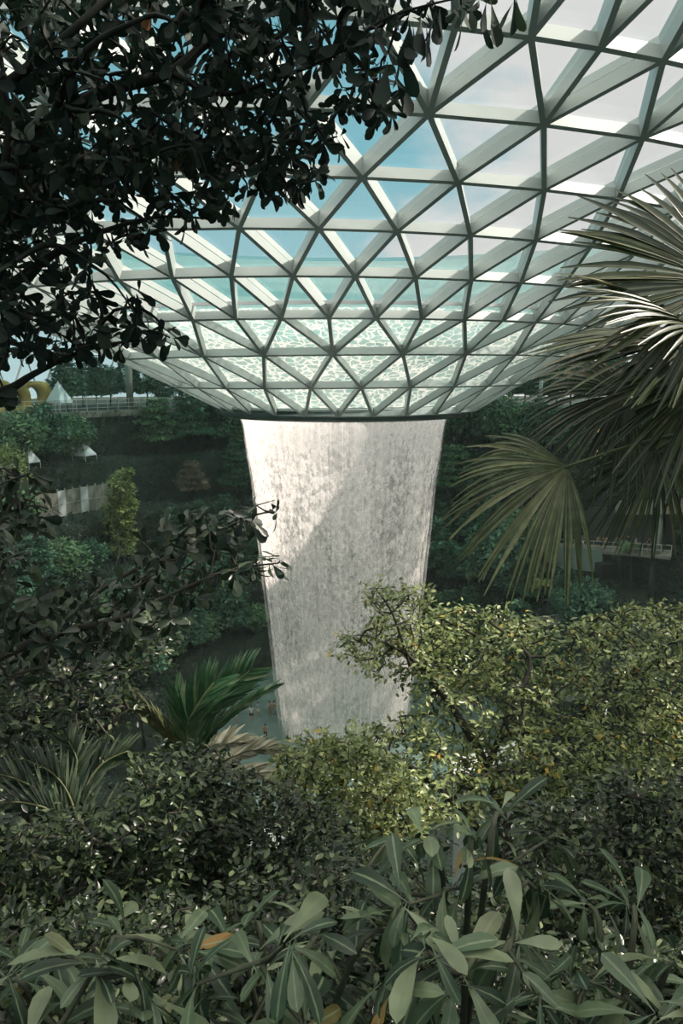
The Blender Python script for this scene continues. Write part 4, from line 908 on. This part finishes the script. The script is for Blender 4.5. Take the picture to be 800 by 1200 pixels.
# --- big leaved plants along the bottom
def big_plant(label, seed, px, d, tipsp, extra, dr=(1.9, 2.7), L_=.165):
    rg = np.random.default_rng(seed); tp = [P(x, y, dd) for x, y, dd in tipsp]
    if extra: tp += list(tips_in([extra], rg, dr, 26))
    tp = np.array(tp); b0 = gbase(px, d); b0[2] = min(b0[2], tp[:, 2].min()-.4); c = tp.mean(0); ls = []
    for k in range(min(4, len(tp))):
        t = tp[k]; ls.append(limb([b0+rg.normal(size=3)*[.05, .05, 0], b0*.55+c*.45, c*.35+t*.65-[0, 0, .05], t], [.014, .012, .009, .005]))
    return plant('broadleaf_plant', label, 'plant', b0, ls, tp, dict(per=9, L_=L_, W_=L_*.265, droop=.32, spread=1.0, curl=.42), M['lf_big'], M['stem'], rg, sag=.02, rt=.0035, rg=.0012, maxr=.010, dirs_bias=(0, 0, 1.2))
big_plant('tall plant with big grey green leaves in the lower middle, highest rosette', 41, 560, 2.6, [(585, 952, 2.45), (505, 984, 2.4), (552, 984, 2.3), (628, 1042, 2.3), (478, 1060, 2.2), (430, 1040, 2.5), (600, 1100, 2.2), (545, 1130, 2.1), (640, 985, 2.6), (455, 985, 2.6), (530, 1040, 2.35), (600, 1010, 2.5)], ([(430, 1060), (640, 1050), (640, 1200), (430, 1200)], 7))
big_plant('big leaved plant with drooping leaves left of the tallest one', 42, 330, 2.4, [(300, 1080, 2.4), (375, 1100, 2.3), (455, 1090, 2.3), (270, 1100, 2.5), (230, 1110, 2.4)], ([(200, 1100), (440, 1110), (440, 1220), (200, 1220)], 11))
big_plant('big leaved plant in the bottom left corner', 43, 70, 2.4, [(60, 1125, 2.4), (140, 1095, 2.5), (10, 1150, 2.3)], ([(-30, 1130), (210, 1110), (210, 1230), (-30, 1230)], 13), L_=.16)
big_plant('big leaved plant with bare forking stems in the bottom right corner', 44, 740, 2.3, [(742, 1062, 2.4), (690, 1060, 2.45), (730, 1175, 2.2), (790, 1130, 2.2), (690, 1150, 2.2)], ([(640, 1130), (830, 1120), (830, 1230), (640, 1230)], 7), L_=.15)

# --- feather palm with pleated upright fronds, and its dry leaves
def feather_frond(root, pts, n, LL, w, mat, rng, ang=.5, up=None, name='frond'):
    q_, r_ = limb(pts, np.linspace(.012, .004, len(pts))); mb = MB(); q_ = np.array(q_)
    B = []; D = []; Nn = []; Ls = []
    for s in np.linspace(.12, 1, n):
        f = s*(len(q_)-1); i = min(int(f), len(q_)-2); p = q_[i]*(1-f+i)+q_[i+1]*(f-i); t = norm(q_[i+1]-q_[i]); sd = norm(np.cross(t, up if up is not None else -FWD))
        for sg in (-1, 1):
            B.append(p); D.append(t*math.cos(ang)+sd*sg*math.sin(ang)+rng.normal(size=3)*.04); Nn.append(-FWD+np.array([0, 0, .5])+sd*sg*.6); Ls.append(LL*(.55+.45*math.sin(PI*min(1, .2+.75*s)))*rng.uniform(.9, 1.1))
    fr = link(name, leaf_mesh(name, np.array(B), np.array(D), np.array(Nn), np.array(Ls), w, .18, 'lance', rng=rng), mat, root)
    mb.tube(q_, r_, 5); mb.build('midrib', M['petiole'], fr, True); return fr
rg = np.random.default_rng(12); fc = P(226, 905, 7.6); fb = np.array([fc[0], fc[1], min(ground_near(fc), fc[2]-.6)-.1]); fp = empty('feather_palm', tuple(fb)); tag(fp, 'low palm with upright dark green pleated fronds before the pool', 'palm tree')
mb = MB(); mb.tube([fb, (fb+fc)/2, fc], [.11, .10, .07], 10); mb.build('trunk', M['bark'], fp, True)
feather_frond(fp, [fc, P(232, 850, 7.5), P(262, 812, 7.4), P(292, 786, 7.4)], 46, .42, .034, M['lf_cycad'], rg, .55)
feather_frond(fp, [fc, P(245, 860, 7.4), P(285, 825, 7.3), P(318, 805, 7.3)], 34, .22, .030, M['lf_cycad'], rg, .28)
feather_frond(fp, [fc, P(215, 860, 7.5), P(208, 825, 7.5), P(205, 812, 7.5)], 32, .30, .032, M['lf_cycad'], rg, .4)
feather_frond(fp, [fc, P(205, 868, 7.4), P(182, 845, 7.3), P(160, 822, 7.3)], 34, .28, .032, M['lf_palm_light'], rg, .38)
feather_frond(fp, [fc, P(218, 855, 7.3), P(235, 820, 7.2), P(250, 800, 7.2)], 38, .40, .034, M['lf_cycad'], rg, .6)
for a in ([(232, 900), (245, 885), (262, 872), (280, 870)], [(232, 905), (255, 895), (290, 880), (320, 878)], [(230, 905), (240, 920), (250, 945), (252, 965)], [(232, 905), (262, 905), (300, 905), (330, 925)]):
    feather_frond(fp, [P(x, y, 7.1) for x, y in a], 20, .28, .045, M['lf_dry'], rg, .35, name='dry_frond')
df = gbase(40, 6.0); df[2] = min(df[2], P(40, 980, 6)[2]-.2); dp = empty('feather_palm', tuple(df)); tag(dp, 'palm with fine grey green fronds spreading at the left, below the shrub', 'palm tree')
c0 = P(95, 985, 6.0); mb = MB(); mb.tube([df, (df+c0)/2, c0], [.08, .07, .05], 8); mb.build('trunk', M['bark'], dp, True)
for a in ([(95, 975), (80, 930), (60, 905), (30, 890)], [(95, 975), (100, 925), (120, 895), (150, 880)], [(95, 980), (60, 950), (20, 940), (-20, 945)], [(95, 975), (88, 920), (90, 890), (80, 868)], [(95, 980), (140, 940), (175, 925), (200, 925)], [(95, 978), (50, 930), (10, 910), (-25, 905)]):
    feather_frond(dp, [P(x, y, 5.9) for x, y in a], 26, .26, .022, M['lf_mid'], rg, .6)
# slatted stand-ins for the pale small roofs glimpsed between the leaves
for (x, y, d, w_, h_, lb) in [(318, 985, 11, .7, .35, 'slatted stand-in for a pale small roof glimpsed through the leaves, lower middle'), (570, 890, 14, 1.5, .3, 'slatted stand-in for a pale small roof glimpsed through the yellow green tree')]:
    c = P(x, y, d); c[2] = max(c[2], ground_near(c)+.4); rt = empty('canopy', (c[0], c[1], ground_near(c))); tag(rt, lb, 'canopy')
    for k in range(3): mb = MB(); mb.box(c+[0, -.2+.2*k, 0], w_, .14, .05, .5); mb.build('slat', M['rail'], rt)
    for k in (-1, 1): mb = MB(); hh = c[2]-ground_near(c); mb.box(c+[k*w_*.3, k*w_*.16, -hh/2], .08, .3, hh, .5); mb.build('leg', M['rail'], rt)
#@@END2
# ------------------------------------------------------------------ damp air filling the dome
mt, nt, N, L = node_mat('damp_air'); o = N('ShaderNodeOutputMaterial'); v = N('ShaderNodeVolumeScatter'); v.inputs['Color'].default_value = rgb((.72, .95, .88)); v.inputs['Density'].default_value = .0005; v.inputs['Anisotropy'].default_value = .2; L(v.outputs[0], o.inputs['Volume'])
mb = MB(); V, F = revolve([(0, 48), (60, 48), (76, 45), (76, 33), (62, -1.5), (0, -1.5)], 48); mb.add(V, F); tag(mb.build('mist', mt), 'thin damp air around the waterfall inside the dome', 'mist', kind='stuff')
# ------------------------------------------------------------------ light
w = bpy.data.worlds.new('world'); sc.world = w; w.use_nodes = True; nt = w.node_tree; nt.nodes.clear(); N = nt.nodes.new; L = nt.links.new
o = N('ShaderNodeOutputWorld'); bgd = N('ShaderNodeBackground'); L(bgd.outputs[0], o.inputs[0]); tc = N('ShaderNodeTexCoord')
sx = N('ShaderNodeSeparateXYZ'); L(tc.outputs['Generated'], sx.inputs[0])
r = N('ShaderNodeValToRGB'); e = r.color_ramp.elements; e[0].position = 0.0; e[0].color = rgb((.58, .80, .83)); e[1].position = .75; e[1].color = rgb((.10, .35, .50)); q = e.new(.25); q.color = rgb((.27, .60, .70))
L(sx.outputs['Z'], r.inputs[0])
mp = N('ShaderNodeMapping'); mp.inputs['Scale'].default_value = (1, 1, 2.2); mp.inputs['Location'].default_value = (.3, .1, 0); L(tc.outputs['Generated'], mp.inputs[0])
nz = N('ShaderNodeTexNoise'); nz.inputs['Scale'].default_value = 2.6; nz.inputs['Detail'].default_value = 7; nz.inputs['Roughness'].default_value = .55; L(mp.outputs[0], nz.inputs['Vector'])
ax = N('ShaderNodeMath'); ax.operation = 'MULTIPLY_ADD'; L(sx.outputs['X'], ax.inputs[0]); ax.inputs[1].default_value = .95; L(nz.outputs['Fac'], ax.inputs[2])
cr = N('ShaderNodeMapRange'); L(ax.outputs[0], cr.inputs[0]); cr.inputs[1].default_value = .47; cr.inputs[2].default_value = .66; cr.interpolation_type = 'SMOOTHSTEP'
mix = N('ShaderNodeMix'); mix.data_type = 'RGBA'; L(cr.outputs[0], mix.inputs['Factor']); L(r.outputs[0], mix.inputs['A']); mix.inputs['B'].default_value = rgb((.90, .88, .87))
zb = N('ShaderNodeMapRange'); L(sx.outputs['Z'], zb.inputs[0]); zb.inputs[1].default_value = .44; zb.inputs[2].default_value = .8; zb.inputs[3].default_value = .88; zb.inputs[4].default_value = 3.2
zc = N('ShaderNodeMapRange'); L(sx.outputs['Z'], zc.inputs[0]); zc.inputs[1].default_value = .44; zc.inputs[2].default_value = .62; zc.inputs[3].default_value = 0; zc.inputs[4].default_value = 1
m9 = N('ShaderNodeMix'); m9.data_type = 'RGBA'; L(zc.outputs[0], m9.inputs['Factor']); L(mix.outputs['Result'], m9.inputs['A']); m9.inputs['B'].default_value = rgb((.90, .86, .78))
L(m9.outputs['Result'], bgd.inputs[0]); L(zb.outputs[0], bgd.inputs[1])
sun = bpy.data.lights.new('sun', 'SUN'); so = bpy.data.objects.new('sun', sun); COL.objects.link(so)
SD = Vector((.86, .16, .85)).normalized(); so.rotation_euler = SD.to_track_quat('Z', 'Y').to_euler(); sun.energy = 9.0; sun.angle = .02; sun.color = (1, .88, .78)
so.location = (0, 0, 90)
sc.view_settings.view_transform = 'Standard'; sc.view_settings.look = 'None'; sc.view_settings.gamma = 1; sc.view_settings.exposure = 0.0
try: sc.view_settings.use_curve_mapping = False
except Exception: pass
sc.cycles.use_denoising = True; sc.cycles.max_bounces = 6; sc.cycles.diffuse_bounces = 3; sc.cycles.glossy_bounces = 2; sc.cycles.transmission_bounces = 3; sc.cycles.transparent_max_bounces = 24
sc.cycles.sample_clamp_indirect = 4; sc.cycles.caustics_reflective = False; sc.cycles.caustics_refractive = False
